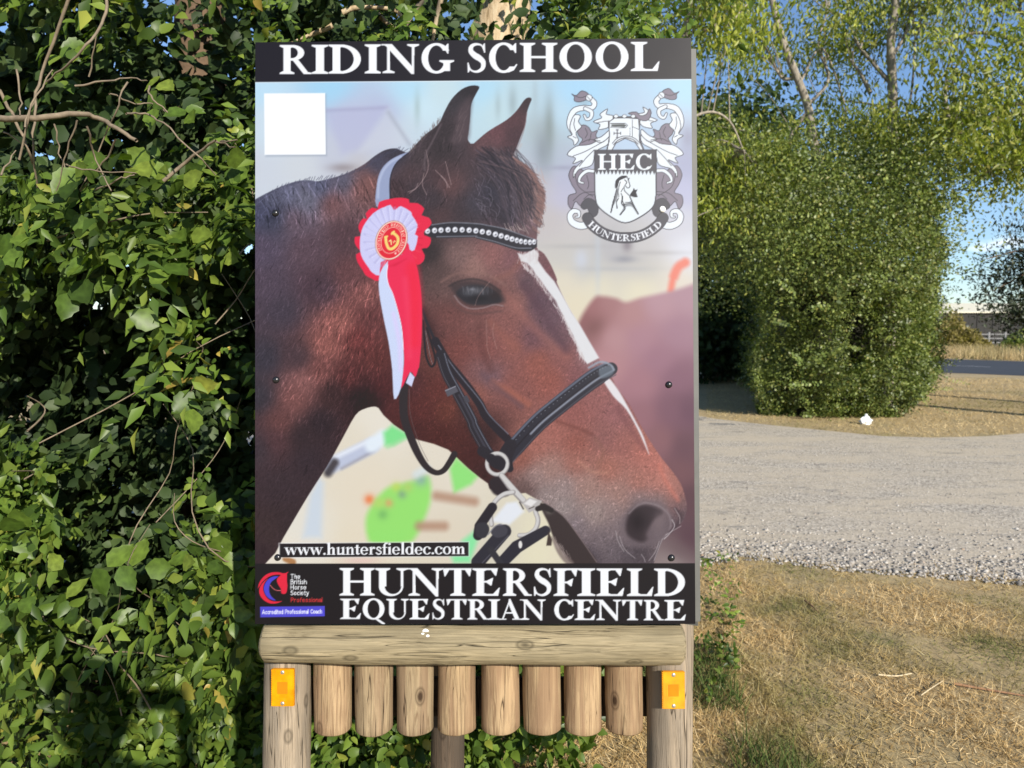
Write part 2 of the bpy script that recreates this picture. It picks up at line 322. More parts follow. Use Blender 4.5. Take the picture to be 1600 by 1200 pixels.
def glyph(p, ch, M, col, soft=.55):
    """M maps glyph space to photograph space"""
    ops = GL[ch]; allp = np.concatenate([np.asarray(o[1], float) for o in ops if o[0] != '-']); tr = lambda q: np.asarray(q, float) @ M[:, :2].T + M[:, 2]
    a = tr(np.array([[allp[:, 0].min() - .1, -.3], [allp[:, 0].max() + .1, -.3], [allp[:, 0].max() + .1, 1.1], [allp[:, 0].min() - .1, 1.1]])); W0 = p.win(a[:, 0].min(), a[:, 1].min(), a[:, 0].max(), a[:, 1].max())
    cov = np.zeros(p.X.shape); sc = math.sqrt(abs(np.linalg.det(M[:, :2])))
    for o in ops:
        if o[0] == 's': W, c = p.cov_stroke(tr(o[1]), np.asarray(o[2]) * sc, soft)
        else: W, c = p.cov_poly(tr(o[1]), soft)
        if c is None: continue
        cov[W] = cov[W] * (1 - c) if o[0] == '-' else np.maximum(cov[W], c)
    p.put(W0, cov[W0], col)
def fit_row(p, items, y_top, y_bot, slope, xref, col, soft=.55):
    for ch, x0, x1 in items:
        k = (x1 - x0) / GW[ch]; dy = slope * ((x0 + x1) / 2 - xref)
        glyph(p, ch, np.array([[k, 0, x0], [0, -(y_bot - y_top), y_bot + dy]]), col, soft)
# ---- plain small letters as single strokes, cap height 1
SK = {'T': ['0,1 .7,1', '.35,1 .35,0'], 'h': ['0,1 0,0', '0,.45 .15,.65 .4,.62 .45,.4 .45,0'], 'e': ['0,.35 .5,.35 .45,.6 .25,.68 .03,.55 0,.3 .08,.08 .28,0 .48,.1'],
 'B': ['0,0 0,1 .4,1 .52,.8 .4,.54 0,.54', '.4,.54 .6,.3 .45,0 0,0'], 'r': ['0,0 0,.66', '0,.45 .12,.64 .3,.66'], 'i': ['0,0 0,.66', '0,.92 0,.95'], 't': ['.12,.95 .12,.15 .2,0 .34,.02', '0,.66 .32,.66'],
 's': ['.4,.58 .2,.68 .03,.52 .2,.36 .42,.2 .25,0 0,.08'], 'H': ['0,0 0,1', '.6,0 .6,1', '0,.52 .6,.52'], 'o': ['.25,0 .03,.15 .03,.5 .25,.67 .48,.5 .48,.15 .25,0'], 'S': ['.55,.88 .3,1 .05,.85 .1,.6 .5,.42 .58,.15 .3,0 0,.12'],
 'c': ['.45,.58 .25,.67 .03,.5 .03,.15 .25,0 .45,.1'], 'y': ['0,.66 .24,.02', '.48,.66 .15,-.3 0,-.3'], 'P': ['0,0 0,1 .4,1 .58,.75 .4,.48 0,.48'], 'f': ['.1,0 .1,.8 .2,1 .34,.98', '0,.64 .3,.64'],
 'n': ['0,0 0,.66', '0,.45 .15,.65 .4,.62 .45,.4 .45,0'], 'a': ['.03,.56 .25,.67 .43,.52 .43,0', '.43,.38 .12,.36 .02,.16 .16,0 .43,.14'], 'l': ['0,0 0,1'], 'A': ['0,0 .35,1 .7,0', '.12,.34 .58,.34'], 'd': ['.48,1 .48,0', '.48,.5 .25,.67 .03,.5 .03,.15 .25,0 .48,.15'], 'C': ['.62,.85 .38,1 .08,.8 .02,.5 .08,.2 .38,0 .62,.15']}
SWD = dict(T=.7, h=.45, e=.5, B=.55, r=.3, i=0, t=.32, s=.42, H=.6, o=.5, S=.56, c=.44, y=.48, P=.56, f=.3, n=.45, a=.43, l=0, A=.7, d=.48, C=.6)
def sans(p, txt, x0, x1, yb, cap, slope, wt, col):
    gap = .26; tot = sum((SWD.get(c, .25) + gap) for c in txt) - gap; k = (x1 - x0) / tot; x = x0
    for c in txt:
        for st in SK.get(c, []):
            q = pts(st); q = np.stack([x + q[:, 0] * k, yb - q[:, 1] * cap + slope * (x - x0)], 1); p.stroke(q, wt, col, .5)
        x += (SWD.get(c, .25) + gap) * k

def paint_board(PX, PY):
    p = Painter(PX, PY); r = np.random.default_rng(3)
    # soft out-of-focus background
    bgS = [(400,130,190,222,240),(520,135,165,212,238),(640,140,180,220,240),(760,140,178,218,238),(900,140,172,214,240),(1075,140,185,222,242),(420,200,205,220,230),(410,270,205,210,218),(470,262,208,212,216),(530,240,196,200,212),
     (545,180,190,194,216),(600,180,182,188,214),(590,215,192,194,216),(660,170,205,228,236),(640,200,200,214,222),(690,150,200,220,225),(600,250,200,205,212),(560,262,196,192,194),(780,170,196,218,222),(850,200,170,182,184),(800,160,190,214,222),
     (870,180,190,218,234),(860,250,176,188,200),(850,290,196,190,192),(1000,220,190,210,230),(1070,200,196,210,226),(1075,260,172,174,198),(880,280,180,182,204),(880,310,190,188,210),(1070,300,190,190,214),(860,340,196,188,184),(900,350,200,194,190),(960,390,182,180,182),(1000,380,200,196,194),(1060,350,208,206,212),(1076,390,224,224,230),
     (880,400,198,194,188),(920,420,188,188,188),(1000,420,196,192,186),(880,440,222,212,190),(930,445,228,218,190),(1000,450,230,220,190),(900,470,226,214,186),(1060,450,226,214,196),
     (450,860,232,222,204),(470,830,226,220,206),(550,700,224,214,194),(600,660,228,220,204),(570,760,226,214,192),(660,760,222,212,192),(700,720,224,214,196),(700,850,220,208,186),(560,850,226,214,190),(780,850,214,206,186),(840,860,226,218,188),(880,870,224,214,188),(1070,870,150,130,130)]
    p.C[:] = p.field(bgS, 26)
    p.fill(z1('520,545 960,520 760,820 640,850'), (184, 186, 212), 9, .7); p.stroke(z1('540,545 950,525'), 4, (168, 168, 196), 5, .8)
    p.fill(z1('960,530 1130,770 760,830'), (204, 208, 216), 8, .6); p.stroke(z1('965,560 1110,780'), 5, (168, 174, 186), 5, .7); p.blob(536, 262, 22, 7, (150, 140, 142), .75)
    for x, y, rx, ry, c, a in ((652, 168, 5, 26, (160, 180, 176), .5), (801, 160, 7, 24, (160, 178, 182), .8), (778, 165, 5, 22, (160, 178, 180), .5), (858, 200, 8, 45, (140, 152, 150), .8), (836, 150, 5, 30, (172, 190, 196), .6), (848, 235, 13, 34, (138, 146, 152), .7), (912, 158, 10, 9, (150, 160, 162), .45), (1075, 215, 14, 22, (158, 158, 178), .8), (880, 262, 26, 4, (158, 160, 178), .7),
      (976, 405, 18, 6, (150, 150, 156), .8), (980, 382, 8, 12, (120, 110, 118), .7), (908, 405, 10, 16, (200, 204, 214), .8), (900, 385, 46, 4, (172, 170, 168), .5), (1020, 395, 50, 4, (176, 172, 170), .5), (960, 420, 60, 4, (176, 176, 178), .5), (934, 400, 5, 60, (190, 196, 202), .55), (1060, 335, 16, 12, (206, 208, 220), .6)): p.blob(x, y, rx, ry, c, a)
    p.stroke(spl(z4('1370,640 1385,560 1420,480 1470,445'), False), [10] * 6 + [14] * 10, (238, 132, 112), 5, .95)
    # second horse, out of focus
    W = p.win(890, 440, 1090, 890)
    h2 = p.field([(925,480,158,108,108),(915,500,140,92,92),(950,475,165,118,118),(920,520,150,105,105),(985,490,178,132,132),(1030,475,182,142,150),(1075,460,178,140,150),(960,530,182,138,140),(1000,530,172,128,138),(1060,520,165,125,138),(950,570,180,132,135),(1000,600,165,118,126),(1060,590,138,98,112),(1030,560,158,115,128),(1000,650,150,105,112),(1050,640,128,90,102),(1075,640,112,78,92),(1030,690,140,98,102),(1070,700,110,78,86),(1060,740,120,84,88),(1080,780,98,70,76),(1078,840,92,66,74),(1060,860,110,90,92),(1050,878,150,135,132)], 18, 2.0, W)
    q = spl(z4('700,930 760,800 840,690 900,680 990,695 1060,720 1160,690 1300,660 1420,630 1540,590'), False); q = np.vstack([q, [[1100, 900], [900, 900], [890, 560]]])
    W2, c = p.cov_poly(q, 6); sub = p.C[W2]; hh = np.zeros(p.C.shape); hh[W] = h2; p.C[W2] = sub * (1 - c[..., None]) + hh[W2] * c[..., None]
    p.blob(927, 512, 20, 12, (118, 78, 76), .5, -.6)
    # jumps in the sand
    p.fill(z5('370,1200 420,900 480,780 515,820 500,1200'), (202, 212, 222), 8, .9)
    p.stroke(z5('570,700 850,560'), 24, (190, 196, 214), 5); p.stroke(z5('600,640 850,520'), 6, (228, 232, 240), 5); p.stroke(z5('640,720 860,600'), 4, (150, 148, 158), 4, .7); p.stroke(z5('545,750 590,680'), 13, (75, 70, 74), 5); p.stroke(z5('850,560 930,500'), 22, (226, 234, 240), 6)
    p.fill(z5('930,470 990,420 1120,490 1000,560 940,560'), (130, 222, 140), 6); p.stroke(z5('1120,480 960,570'), 5, (150, 220, 150), 5, .6)
    p.fill(spl(z5('810,1060 860,960 950,860 1050,830 1160,800 1240,780 1260,900 1230,1030 1150,1200 1080,1240 860,1240 815,1180')), (152, 222, 112), 7)
    for x, y, c, rr in ((832, 935, (236, 120, 70), 8), (965, 960, (214, 168, 110), 7), (900, 960, (180, 214, 110), 9), (1020, 850, (190, 214, 100), 8), (1060, 900, (132, 170, 130), 7), (925, 1040, (124, 186, 104), 8), (1190, 800, (140, 176, 160), 10), (1100, 850, (176, 206, 110), 8)): p.blob(*pts('%d,%d' % (x, y), 390, 570, Z44)[0], rr, rr, c, .85)
    p.stroke(z5('1160,760 1230,720'), 12, (214, 222, 222), 6, .8); p.fill(z5('1390,720 1430,640 1590,770 1540,830 1420,890'), (146, 222, 122), 6)
    for s_ in ('1300,910 1560,950', '1180,1120 1350,1120'): p.stroke(z5(s_), 14, (178, 140, 116), 7, .85)
    p.fill(z7('1400,180 1480,60 1560,0 1590,40 1530,220 1420,220'), (140, 226, 160), 6); p.blob(563, 876, 30, 6, (226, 190, 180), .7); p.stroke(z7('250,190 300,215'), 10, (176, 126, 82), 2.5)
    p.fill(z7('830,0 1100,0 1060,70 860,70'), (150, 222, 112), 6, .8)
    p.fill(z6('120,1090 230,960 300,950 350,1020 250,1110'), (226, 228, 232), 4)
    # ---- the horse: silhouette
    sil = np.vstack([spl(z1('0,1190 60,1150 200,1080 330,1035 420,1030 480,1035 620,1000 720,960 800,915 870,860 940,820 1010,808 1060,825 1100,835 1160,775 1220,712 1310,640 1350,560 1400,470 1470,400 1540,372 1595,380 1575,425 1540,500 1532,600 1522,690 1515,745 1535,775'), False, 3),
        spl(z2('0,775 100,690 230,610 300,545 350,475 380,455 403,465 390,500 370,560 360,640 330,720 300,800 275,868 330,900 385,940 425,985 440,1030 480,1080 498,1130'), False, 3),
        spl(z4('490,20 465,100 445,200 440,270 440,345 490,385 540,470 578,560 580,590 640,720 690,810 740,890 800,990 860,1100'), False, 3),
        spl(z6('930,60 960,90 1000,165 1080,270 1150,400 1220,520 1300,640 1380,740 1440,830 1470,920 1482,990 1470,1050 1440,1105 1375,1160 1340,1195'), False, 3),
        z8('1310,60 1285,130 1250,225 860,225'), z8('690,0'), z6('740,1195 620,1050 500,970 360,890'), z6('240,900 180,900 110,860 100,825'), z5('1600,785 1520,720 1440,645 1380,590 1280,550 1165,520 1110,490 1000,415 930,350'), spl(z5('895,300 865,290 800,305 735,350 640,520 540,700 400,920 235,1200'), False, 3), z7('180,150 100,235 0,235')])
    horse = [(410,330,72,74,98),(430,340,58,60,76),(450,302,98,100,122),(425,310,92,94,114),(500,292,88,93,118),(540,285,92,94,114),(590,258,70,70,88),(620,242,58,56,68),(480,312,108,108,124),(410,390,84,72,88),(460,345,104,84,94),(520,318,122,80,78),(560,295,128,82,76),(580,285,132,85,76),(540,370,86,60,64),(480,390,92,70,78),(420,450,82,68,80),(440,485,70,60,70),(415,560,60,55,64),(500,450,74,54,62),(550,430,104,64,64),(570,460,128,74,68),(530,505,148,86,76),(510,540,142,82,72),(500,580,122,70,64),(560,530,105,48,45),(580,500,98,52,50),(590,560,96,46,42),(545,590,84,40,38),(465,560,72,54,58),(475,595,140,88,82),(460,625,128,78,72),(440,660,108,66,62),(430,690,86,56,58),(520,612,58,38,38),(560,622,42,30,32),(500,660,50,38,42),(480,720,58,45,50),(440,760,62,48,52),(420,830,66,50,50),(470,680,55,42,45),(405,620,58,53,60),(405,700,64,53,58),(405,870,60,45,48),(450,820,60,46,48),(580,625,44,28,30),
     (600,605,84,38,38),(620,640,86,40,38),(640,600,82,42,42),(735,142,46,42,46),(712,165,58,54,58),(726,190,78,64,68),(700,205,56,48,50),(690,235,54,46,48),(715,225,68,56,60),(655,245,72,60,62),(640,270,82,62,64),(625,300,68,50,52),(650,300,60,50,55),(690,270,76,56,58),(703,290,104,70,68),(680,312,58,50,55),(760,250,64,54,60),(800,268,58,50,58),(770,300,50,48,60),(832,282,112,80,82),(843,315,158,124,118),(826,335,112,88,92),(795,335,48,44,54),(740,320,62,58,68),(720,330,62,50,54),
     (826,160,58,44,48),(803,185,92,58,62),(775,208,112,68,72),(803,210,72,48,54),(756,222,104,70,72),(690,335,82,58,58),(672,395,52,44,44),(690,425,84,64,60),(715,403,128,96,90),(740,420,156,112,100),(705,438,112,82,76),(770,400,146,92,86),(800,408,128,82,84),(795,440,140,90,82),(822,440,96,72,80),(842,470,92,66,78),(862,500,106,76,86),(880,525,112,78,84),(805,470,156,98,86),(795,500,140,84,76),(745,505,122,74,68),(705,500,116,68,62),(672,520,84,50,48),(682,560,106,56,48),(720,545,124,66,58),(760,550,134,74,66),(800,540,150,86,74),(830,530,112,72,78),(765,590,116,86,94),(755,575,128,84,82),(800,600,144,82,72),(750,612,146,84,70),(840,565,156,84,68),(880,560,142,82,76),(860,592,154,82,68),(905,585,130,76,76),(922,562,150,110,112),(850,396,118,78,80),(862,420,120,72,76),
     (685,610,98,46,40),(660,640,92,42,38),(700,640,108,54,42),(720,685,84,40,36),(690,682,78,36,32),(740,705,74,35,33),(765,735,62,34,34),(650,672,76,36,34),(730,640,72,42,40),(755,680,58,36,36),(900,645,152,86,78),(930,622,154,92,86),(965,645,152,92,90),(870,675,168,98,84),(840,695,170,102,86),(815,715,150,86,70),(900,692,152,84,70),(945,682,146,90,84),(975,695,158,94,84),(1005,705,180,104,88),(1025,725,188,110,94),(900,722,164,102,86),(950,732,168,102,84),(1000,752,166,104,88),(860,732,164,124,110),(838,745,158,130,122),(880,762,150,130,124),(920,762,164,126,112),(965,772,164,122,108),(1032,752,190,118,100),(1052,768,178,112,96),(850,772,146,130,124),(826,765,96,72,68),(880,792,148,134,128),(930,800,158,138,128),(955,795,146,122,116),(900,822,124,110,112),(940,842,116,102,104),(960,862,106,94,98),(1000,782,132,112,110),(1030,785,126,108,106),(1062,790,128,94,92),(1069,805,92,74,80),(1055,825,88,72,78),(1030,845,112,98,100),(1000,862,75,65,70),(980,872,85,75,80),(920,872,78,68,74),(968,820,124,108,108)]
    H = p.field(horse, 17, 1.9); gy = H.mean(-1, keepdims=True); H = gy + (H - gy) * .84; H = H * np.array((1.0, .985, 1.0))
    # coat: short hairs following the body
    Wd, cs = p.cov_poly(sil, .8); mask = np.zeros(PX.shape); mask[Wd] = cs
    fur = np.zeros(PX.shape); sav = p.C; p.C = fur[..., None].repeat(3, 2)
    def hairs(n, box, ang, ln, wd, amp, spread=.25):
        xs = r.uniform(box[0], box[2], n); ys = r.uniform(box[1], box[3], n)
        for x, y in zip(xs, ys):
            a = R(ang) + r.normal(0, spread); l = ln * r.uniform(.5, 1.3); v = r.normal(0, 1) * amp
            W_, c_ = p.cov_stroke([(x, y), (x + l * math.cos(a), y + l * math.sin(a))], wd, .6)
            if c_ is not None: p.C[W_] += (c_ * v)[..., None]
    hairs(1900, (400, 290, 660, 880), 112, 13, .8, 7); hairs(2300, (660, 380, 1070, 878), 60, 5, .9, 9, .9); hairs(500, (400, 275, 640, 340), 70, 18, 1.2, 14)
    hairs(380, (735, 240, 850, 345), 52, 26, .9, 14, .4); hairs(220, (640, 190, 735, 320), 110, 16, .9, 12, .3); hairs(420, (470, 430, 600, 600), 108, 11, .9, 16, .25); hairs(300, (820, 740, 1060, 878), 75, 8, .8, 10, 1.)
    def glints(n, box, ang, ln, amp, spread=.2):
        for x, y in zip(r.uniform(box[0], box[2], n), r.uniform(box[1], box[3], n)):
            a = R(ang) + r.normal(0, spread); l = ln * r.uniform(.4, 1.2); W_, c_ = p.cov_stroke([(x, y), (x + l * math.cos(a), y + l * math.sin(a))], .7, .5)
            if c_ is not None: p.C[W_] += (c_ * amp * r.uniform(.3, 1))[..., None]
    glints(420, (400, 330, 600, 620), 108, 9, 30); glints(360, (490, 440, 600, 600), 106, 9, 38); glints(160, (440, 580, 560, 680), 112, 9, 40); glints(700, (670, 480, 1040, 780), 55, 4, 24, .8); glints(120, (600, 590, 720, 690), 100, 4, 34); glints(300, (830, 700, 1050, 860), 80, 5, 26, .9)
    fur = p.C[..., :1]; p.C = sav; mot = r.normal(0, 1, PX.shape); mot = (mot + np.roll(mot, 1, 0) + np.roll(mot, 1, 1) * .5)[..., None] * 3.2
    H = np.clip(H * (1 + (fur * 1.5 + mot) / 105), 8, 250)
    p.C = p.C * (1 - mask[..., None]) + H * mask[..., None]
    # modelling of the head
    p.stroke(spl(z3('1210,760 1260,900 1320,1050'), False), 7, (58, 36, 36), 5, .6)
    for s_, wd, c, a in (('330,430 250,520 150,560', 7, (150, 98, 86), .5), ('200,640 330,800 470,950 640,1100', 12, (164, 104, 94), .4), ('350,600 480,800 640,1050', 12, (86, 58, 68), .55), ('120,860 200,950 300,1040', 10, (150, 92, 80), .5), ('40,900 60,1050 120,1190', 9, (88, 52, 50), .5)): p.stroke(spl(z4(s_), False), wd, c, 7, a)
    for s_, wd, c, a in (('580,390 720,440 820,480', 4, (104, 58, 52), .6), ('850,520 900,600 860,700', 5, (132, 92, 78), .45), ('740,680 820,740 930,750', 3, (190, 140, 118), .5), ('130,120 240,180 380,270', 10, (176, 104, 84), .5), ('60,60 180,170 330,290', 8, (100, 74, 80), .55), ('1000,300 1100,460 1180,580', 8, (118, 72, 74), .45), ('1290,700 1330,800 1420,940', 5, (214, 124, 106), .55)): p.stroke(spl(z6(s_), False), wd, c, 5, a)
    # mane edge, ear rims and stray pale hairs
    for i in range(60):
        t = i / 60; x = 400 + 235 * t; y = np.interp(x, [400, 435, 478, 530, 570, 600, 622, 640], [312, 292, 280, 275, 261, 241, 231, 236]); p.stroke([(x, y + 3), (x + r.uniform(2, 7), y - r.uniform(1, 4))], .9, (74, 74, 92), .6, .7)
    for i in range(46):
        x = r.uniform(640, 690); y = np.interp(x, [640, 664, 690], [238, 211, 186]); p.stroke([(x, y + 3), (x - r.uniform(0, 3), y - r.uniform(1, 5))], .7, (110, 96, 94), .6, .7)
    for i in range(70):
        x, y = r.uniform(825, 848), r.uniform(262, 345); p.stroke([(x, y), (x + r.uniform(2, 9), y + r.uniform(4, 16))], .7, (192, 164, 156), .6, .55)
    for i in range(46):
        x, y = r.uniform(740, 830), r.uniform(245, 330); a = r.uniform(.2, 1.2); p.stroke(spl([(x, y), (x + 10 * math.cos(a), y + 10 * math.sin(a)), (x + 16 * math.cos(a + .5), y + 20 * math.sin(a + .4))], False, 3), .7, (150, 138, 150), .6, .5)
    for s_ in ('1225,820 1240,950 1180,1060 1110,1120', '1210,980 1200,1060 1230,1130', '1170,1050 1150,1090 1100,1110', '1360,900 1380,980 1400,1060', '1290,960 1340,1010 1390,1080', '1330,1000 1360,1030 1375,1080'): p.stroke(spl(z1(s_), False), 1.0, (176, 150, 148), .7, .7)
    for i in range(14): x = 783 + i * 2.6; p.stroke([(x, 351 + r.uniform(-6, 6)), (x + r.uniform(4, 10), 362 + r.uniform(-4, 6))], .9, (196, 178, 170), .6, .7)
    p.fill(spl(z1('1500,470 1540,460 1528,600 1515,740 1440,780 1400,760 1430,640 1450,540')), (84, 70, 74), 7, .75)
    for i in range(30): y = r.uniform(160, 215); x = np.interp(y, [160, 215], [724, 712]) + r.uniform(-4, 10); p.stroke([(x, y), (x - r.uniform(1, 5), y + r.uniform(6, 12))], .7, (108, 92, 94), .6, .6)
    p.stroke(spl(z1('1330,640 1270,760 1220,860 1215,960'), False), 2.2, (104, 90, 94), 1.5, .8); p.stroke(spl(z2('280,850 310,790 350,680 370,560'), False), 1.2, (140, 112, 112), .8, .7); p.stroke(z2('280,870 330,780'), 3, (190, 178, 176), 2, .6)
    # blaze
    p.fill(z4('305,378 345,392 385,372 420,350 452,385 446,430 500,508 560,575 610,660 680,790 740,880 800,985 872,1108 790,1150 735,1085 712,1010 690,950 640,860 622,815 596,770 570,710 530,660 498,618 462,565 430,530 410,490 372,450 330,436 318,410'), (222, 220, 220), 1.3); p.fill(z4('420,560 470,620 520,680 500,640 450,570'), (160, 130, 130), 3, .5)
    p.fill(spl(z6('895,95 935,88 1000,168 1060,270 1130,400 1180,500 1218,620 1190,560 1140,450 1060,310 980,230 930,160'), True, 3), (226, 220, 220), 1.4)
    for i in range(90):
        t = r.uniform(); x = np.interp(t, [0, .25, .6, 1], [815, 838, 880, 905]); y = np.interp(t, [0, .25, .6, 1], [410, 432, 495, 550]); p.stroke([(x + r.uniform(-3, 2), y), (x + r.uniform(1, 5), y + r.uniform(3, 8))], .8, (222, 214, 212), .6, .6)
    # loose strands of the forelock
    for i in range(210):
        x0, y0 = r.uniform(742, 808), r.uniform(228, 262); x1, y1 = r.uniform(790, 851), r.uniform(292, 356); bx_, by_ = (x0 + x1) / 2 + r.uniform(0, 12), (y0 + y1) / 2 - r.uniform(2, 14); li = r.uniform()
        p.stroke(spl([(x0, y0), (bx_, by_), (x1, y1)], False, 4), r.uniform(.6, 1.6), (36, 33, 42) if li < .5 else (78, 66, 74) if li < .75 else (132, 104, 104) if x1 > 815 else (104, 92, 104), .7, r.uniform(.25, .7))
    for i in range(46):
        y0 = r.uniform(268, 350); x0 = np.interp(y0, [268, 300, 330, 360], [830, 846, 843, 838]); p.stroke(spl([(x0 - 10, y0 - 14), (x0 + r.uniform(0, 4), y0), (x0 + r.uniform(0, 9), y0 + r.uniform(6, 20))], False, 3), .8, (156, 122, 114) if r.uniform() < .6 else (98, 78, 80), .7, .6)
    # fuzz along the forelock, the cheek edge and the neck
    for i in range(150):
        t = r.uniform(); x = np.interp(t, [0, .3, .5, .75, 1], [806, 836, 848, 846, 838]); y = np.interp(t, [0, .3, .5, .75, 1], [249, 272, 298, 325, 365]); a = r.uniform(-.1, 1.3)
        p.stroke([(x - 7, y - 5), (x + 5 * math.cos(a), y + 6 * math.sin(a))], .9, (150, 112, 104) if r.uniform() < .6 else (92, 70, 72), .7, .6)
    for i in range(90):
        t = r.uniform(); x = np.interp(t, [0, .2, .5, 1], [812, 836, 872, 914]); y = np.interp(t, [0, .2, .5, 1], [404, 426, 476, 562]); p.stroke([(x - 1, y - 3), (x + r.uniform(-5, 1), y + r.uniform(3, 8))], .9, (206, 194, 192), .6, .55)
    for i in range(60): x = r.uniform(812, 842); p.stroke([(x, 392 + r.uniform(-3, 8)), (x + r.uniform(-3, 3), 400 + r.uniform(0, 14))], 1., (212, 204, 202), .6, .5)
    # eye
    p.blob(748, 456, 44, 24, (74, 54, 54), .6); p.fill(spl(pts('704,448 716,441 736,438 757,442 777,452 789,470 776,474 755,478 735,478 720,470')), (58, 48, 50), 5, .75)
    p.fill(spl(pts('713,458 722,449 740,445 760,448 776,458 783,471 768,475 750,476 732,474 720,467')), (44, 42, 47), 2.6, .9); p.blob(742, 454, 17, 6, (104, 104, 110), .7, .1); p.blob(732, 459, 9, 4, (84, 86, 92), .6); p.blob(750, 466, 16, 5, (30, 28, 32), .7); p.blob(738, 452, 4, 1.6, (150, 152, 160), .6); p.blob(774, 462, 9, 8, (46, 36, 38), .8)
    for i in range(26): x = r.uniform(722, 768); p.stroke([(x, 447 + r.uniform(0, 4)), (x + r.uniform(-3, 4), 455 + r.uniform(0, 6))], .7, (120, 118, 122), .6, .35)
    p.stroke(spl(pts('710,462 719,474 734,482 755,481 772,476 786,478'), False), 2, (148, 128, 128), 1, .75); p.stroke(spl(pts('706,470 716,482 736,490 760,489 785,486'), False), 3, (92, 66, 64), 2.5, .6); p.stroke(spl(pts('702,447 716,440 738,436 760,441 782,455'), False), 2.4, (46, 40, 42), 2.4, .7); p.stroke(spl(pts('690,440 712,428 742,425 768,432 790,446'), False), 3, (150, 112, 102), 3, .45)
    for s_ in ('742,478 748,462 765,440', '760,500 761,540 766,560', '772,505 770,520 776,545'): p.stroke(spl(pts(s_), False), .8, (186, 150, 140), .6, .5)
    # nostril, lips, whiskers
    p.fill(spl(pts('968,835 973,808 988,789 1010,781 1036,788 1050,806 1046,828 1030,846 1000,856 978,852')), (112, 98, 102), 6, .7); p.fill(spl(pts('978,820 983,804 994,793 1010,789 1030,795 1034,803 1020,815 1011,833 1012,842 1003,847 990,843 980,834')), (58, 48, 52), 4.5, .95); p.blob(996, 815, 13, 17, (40, 33, 37), .85); p.blob(1016, 838, 9, 12, (104, 90, 94), .6); p.blob(1030, 815, 9, 18, (122, 106, 108), .6)
    p.stroke(spl(pts('983,802 996,790 1012,786 1032,792 1046,806 1047,826 1036,842'), False), 2, (148, 134, 136), 1.6, .7); p.stroke(spl(pts('1055,795 1064,806 1058,820 1046,832'), False), 4, (72, 56, 62), 3, .8); p.stroke(spl(pts('1050,812 1054,822 1046,834 1038,842'), False), 1.2, (206, 196, 196), .7, .8); p.stroke(spl(pts('1054,794 1062,808 1062,818'), False), 1., (200, 186, 184), .7, .7)
    for s_ in ('1035,842 1028,860 1022,876', '1030,846 1024,862 1014,876', '968,838 976,858 992,872', '962,830 966,846 975,862', '1002,866 1006,872 1008,878', '1040,836 1050,830 1064,822'): p.stroke(spl(pts(s_), False), 1., (196, 186, 186), .7, .65)
    p.fill(spl(pts('843,786 853,789 880,806 906,840 934,882 896,882 876,858 864,838 857,818 849,802'), True, 3), (62, 52, 52), 1.4); p.stroke(spl(pts('852,788 880,806 906,840 932,878'), False), 1.6, (128, 112, 112), .8, .8); p.fill(spl(pts('862,838 878,858 897,880 884,880 870,862')), (122, 106, 102), 2.2, .8); p.blob(858, 800, 6, 4, (118, 112, 104), .6)
    for i in range(26): x = r.uniform(866, 890); y = 838 + (x - 862) * 1.15 + r.uniform(-6, 6); p.stroke([(x, y), (x + 3, y + 7)], .7, (168, 152, 146), .6, .5)
    p.fill(spl(pts('764,752 782,742 794,756 796,772 784,776 770,770')), (50, 42, 46), 2)
    # ---- tack
    lea, lea2, hi = (46, 42, 48), (66, 62, 70), (140, 146, 162)
    p.fill(spl(z1('880,1210 885,1050 912,960 965,898 1040,855 1105,835 1045,880 1003,930 978,1000 972,1080 975,1180 985,1220'), True, 4), (152, 162, 192), .8); p.stroke(spl(z1('1100,842 1045,885 1005,935 980,1005 974,1080 978,1180'), False), 1.8, (52, 48, 58), .8); p.stroke(spl(z1('892,1150 897,1050 925,970 975,908 1050,865'), False), 3, (188, 196, 220), 2.5, .8)
    p.fill(spl(np.vstack([spl(np.vstack([z3('1215,215 1265,184 1400,168 1580,176'), z4('100,188 200,208 330,252 440,292')]), False, 4), spl(np.vstack([z4('440,335 400,362 345,370 290,358 150,312 20,278'), z3('1560,270 1300,274 1225,250')]), False, 4)]), True, 1), (50, 48, 54), .9)
    p.stroke(spl(np.vstack([z3('1265,184 1400,168 1580,176'), z4('100,188 200,208 330,252 440,292')]), False), 1.6, (128, 130, 140), .8, .9); p.stroke(spl(np.vstack([z3('1300,266 1560,262'), z4('20,268 150,300 290,342 400,345')]), False), 1.4, (132, 134, 144), .8, .9)
    sx = [668, 679, 689, 700, 711, 722, 733, 743.5, 753.5, 763.6, 774, 783, 792, 800, 807.5, 814, 821, 828, 834.5]; sy = [361, 360, 359.5, 359, 358.8, 359, 359.5, 360.5, 362, 363.5, 366, 368.5, 371, 373.5, 375.5, 377, 378, 378.5, 378]
    for k, (x, y) in enumerate(zip(sx, sy)): p.fill(ell(x, y, 4.1 if k < 14 else 3.2, 4.3, 16), (226, 226, 232), .8); p.fill(ell(x + .4, y + .6, 1.7, 1.5, 10), (96, 96, 104), .8, .8); p.fill(ell(x - 1, y - 1.2, 1.2, 1.2, 8), (255, 255, 255), .6)
    p.stroke(spl(z3('1200,770 1230,860 1290,990 1350,1100 1400,1190'), False), [4] * 10 + [7] * 11, lea, .8); p.stroke(spl(z3('1205,850 1215,1000 1230,1110 1262,1168 1290,1130 1275,1050 1230,900'), False), 3.2, (40, 36, 40), .8); p.stroke(spl(z3('1222,920 1250,1080 1270,1150'), False), .9, (140, 138, 142), .6, .8)
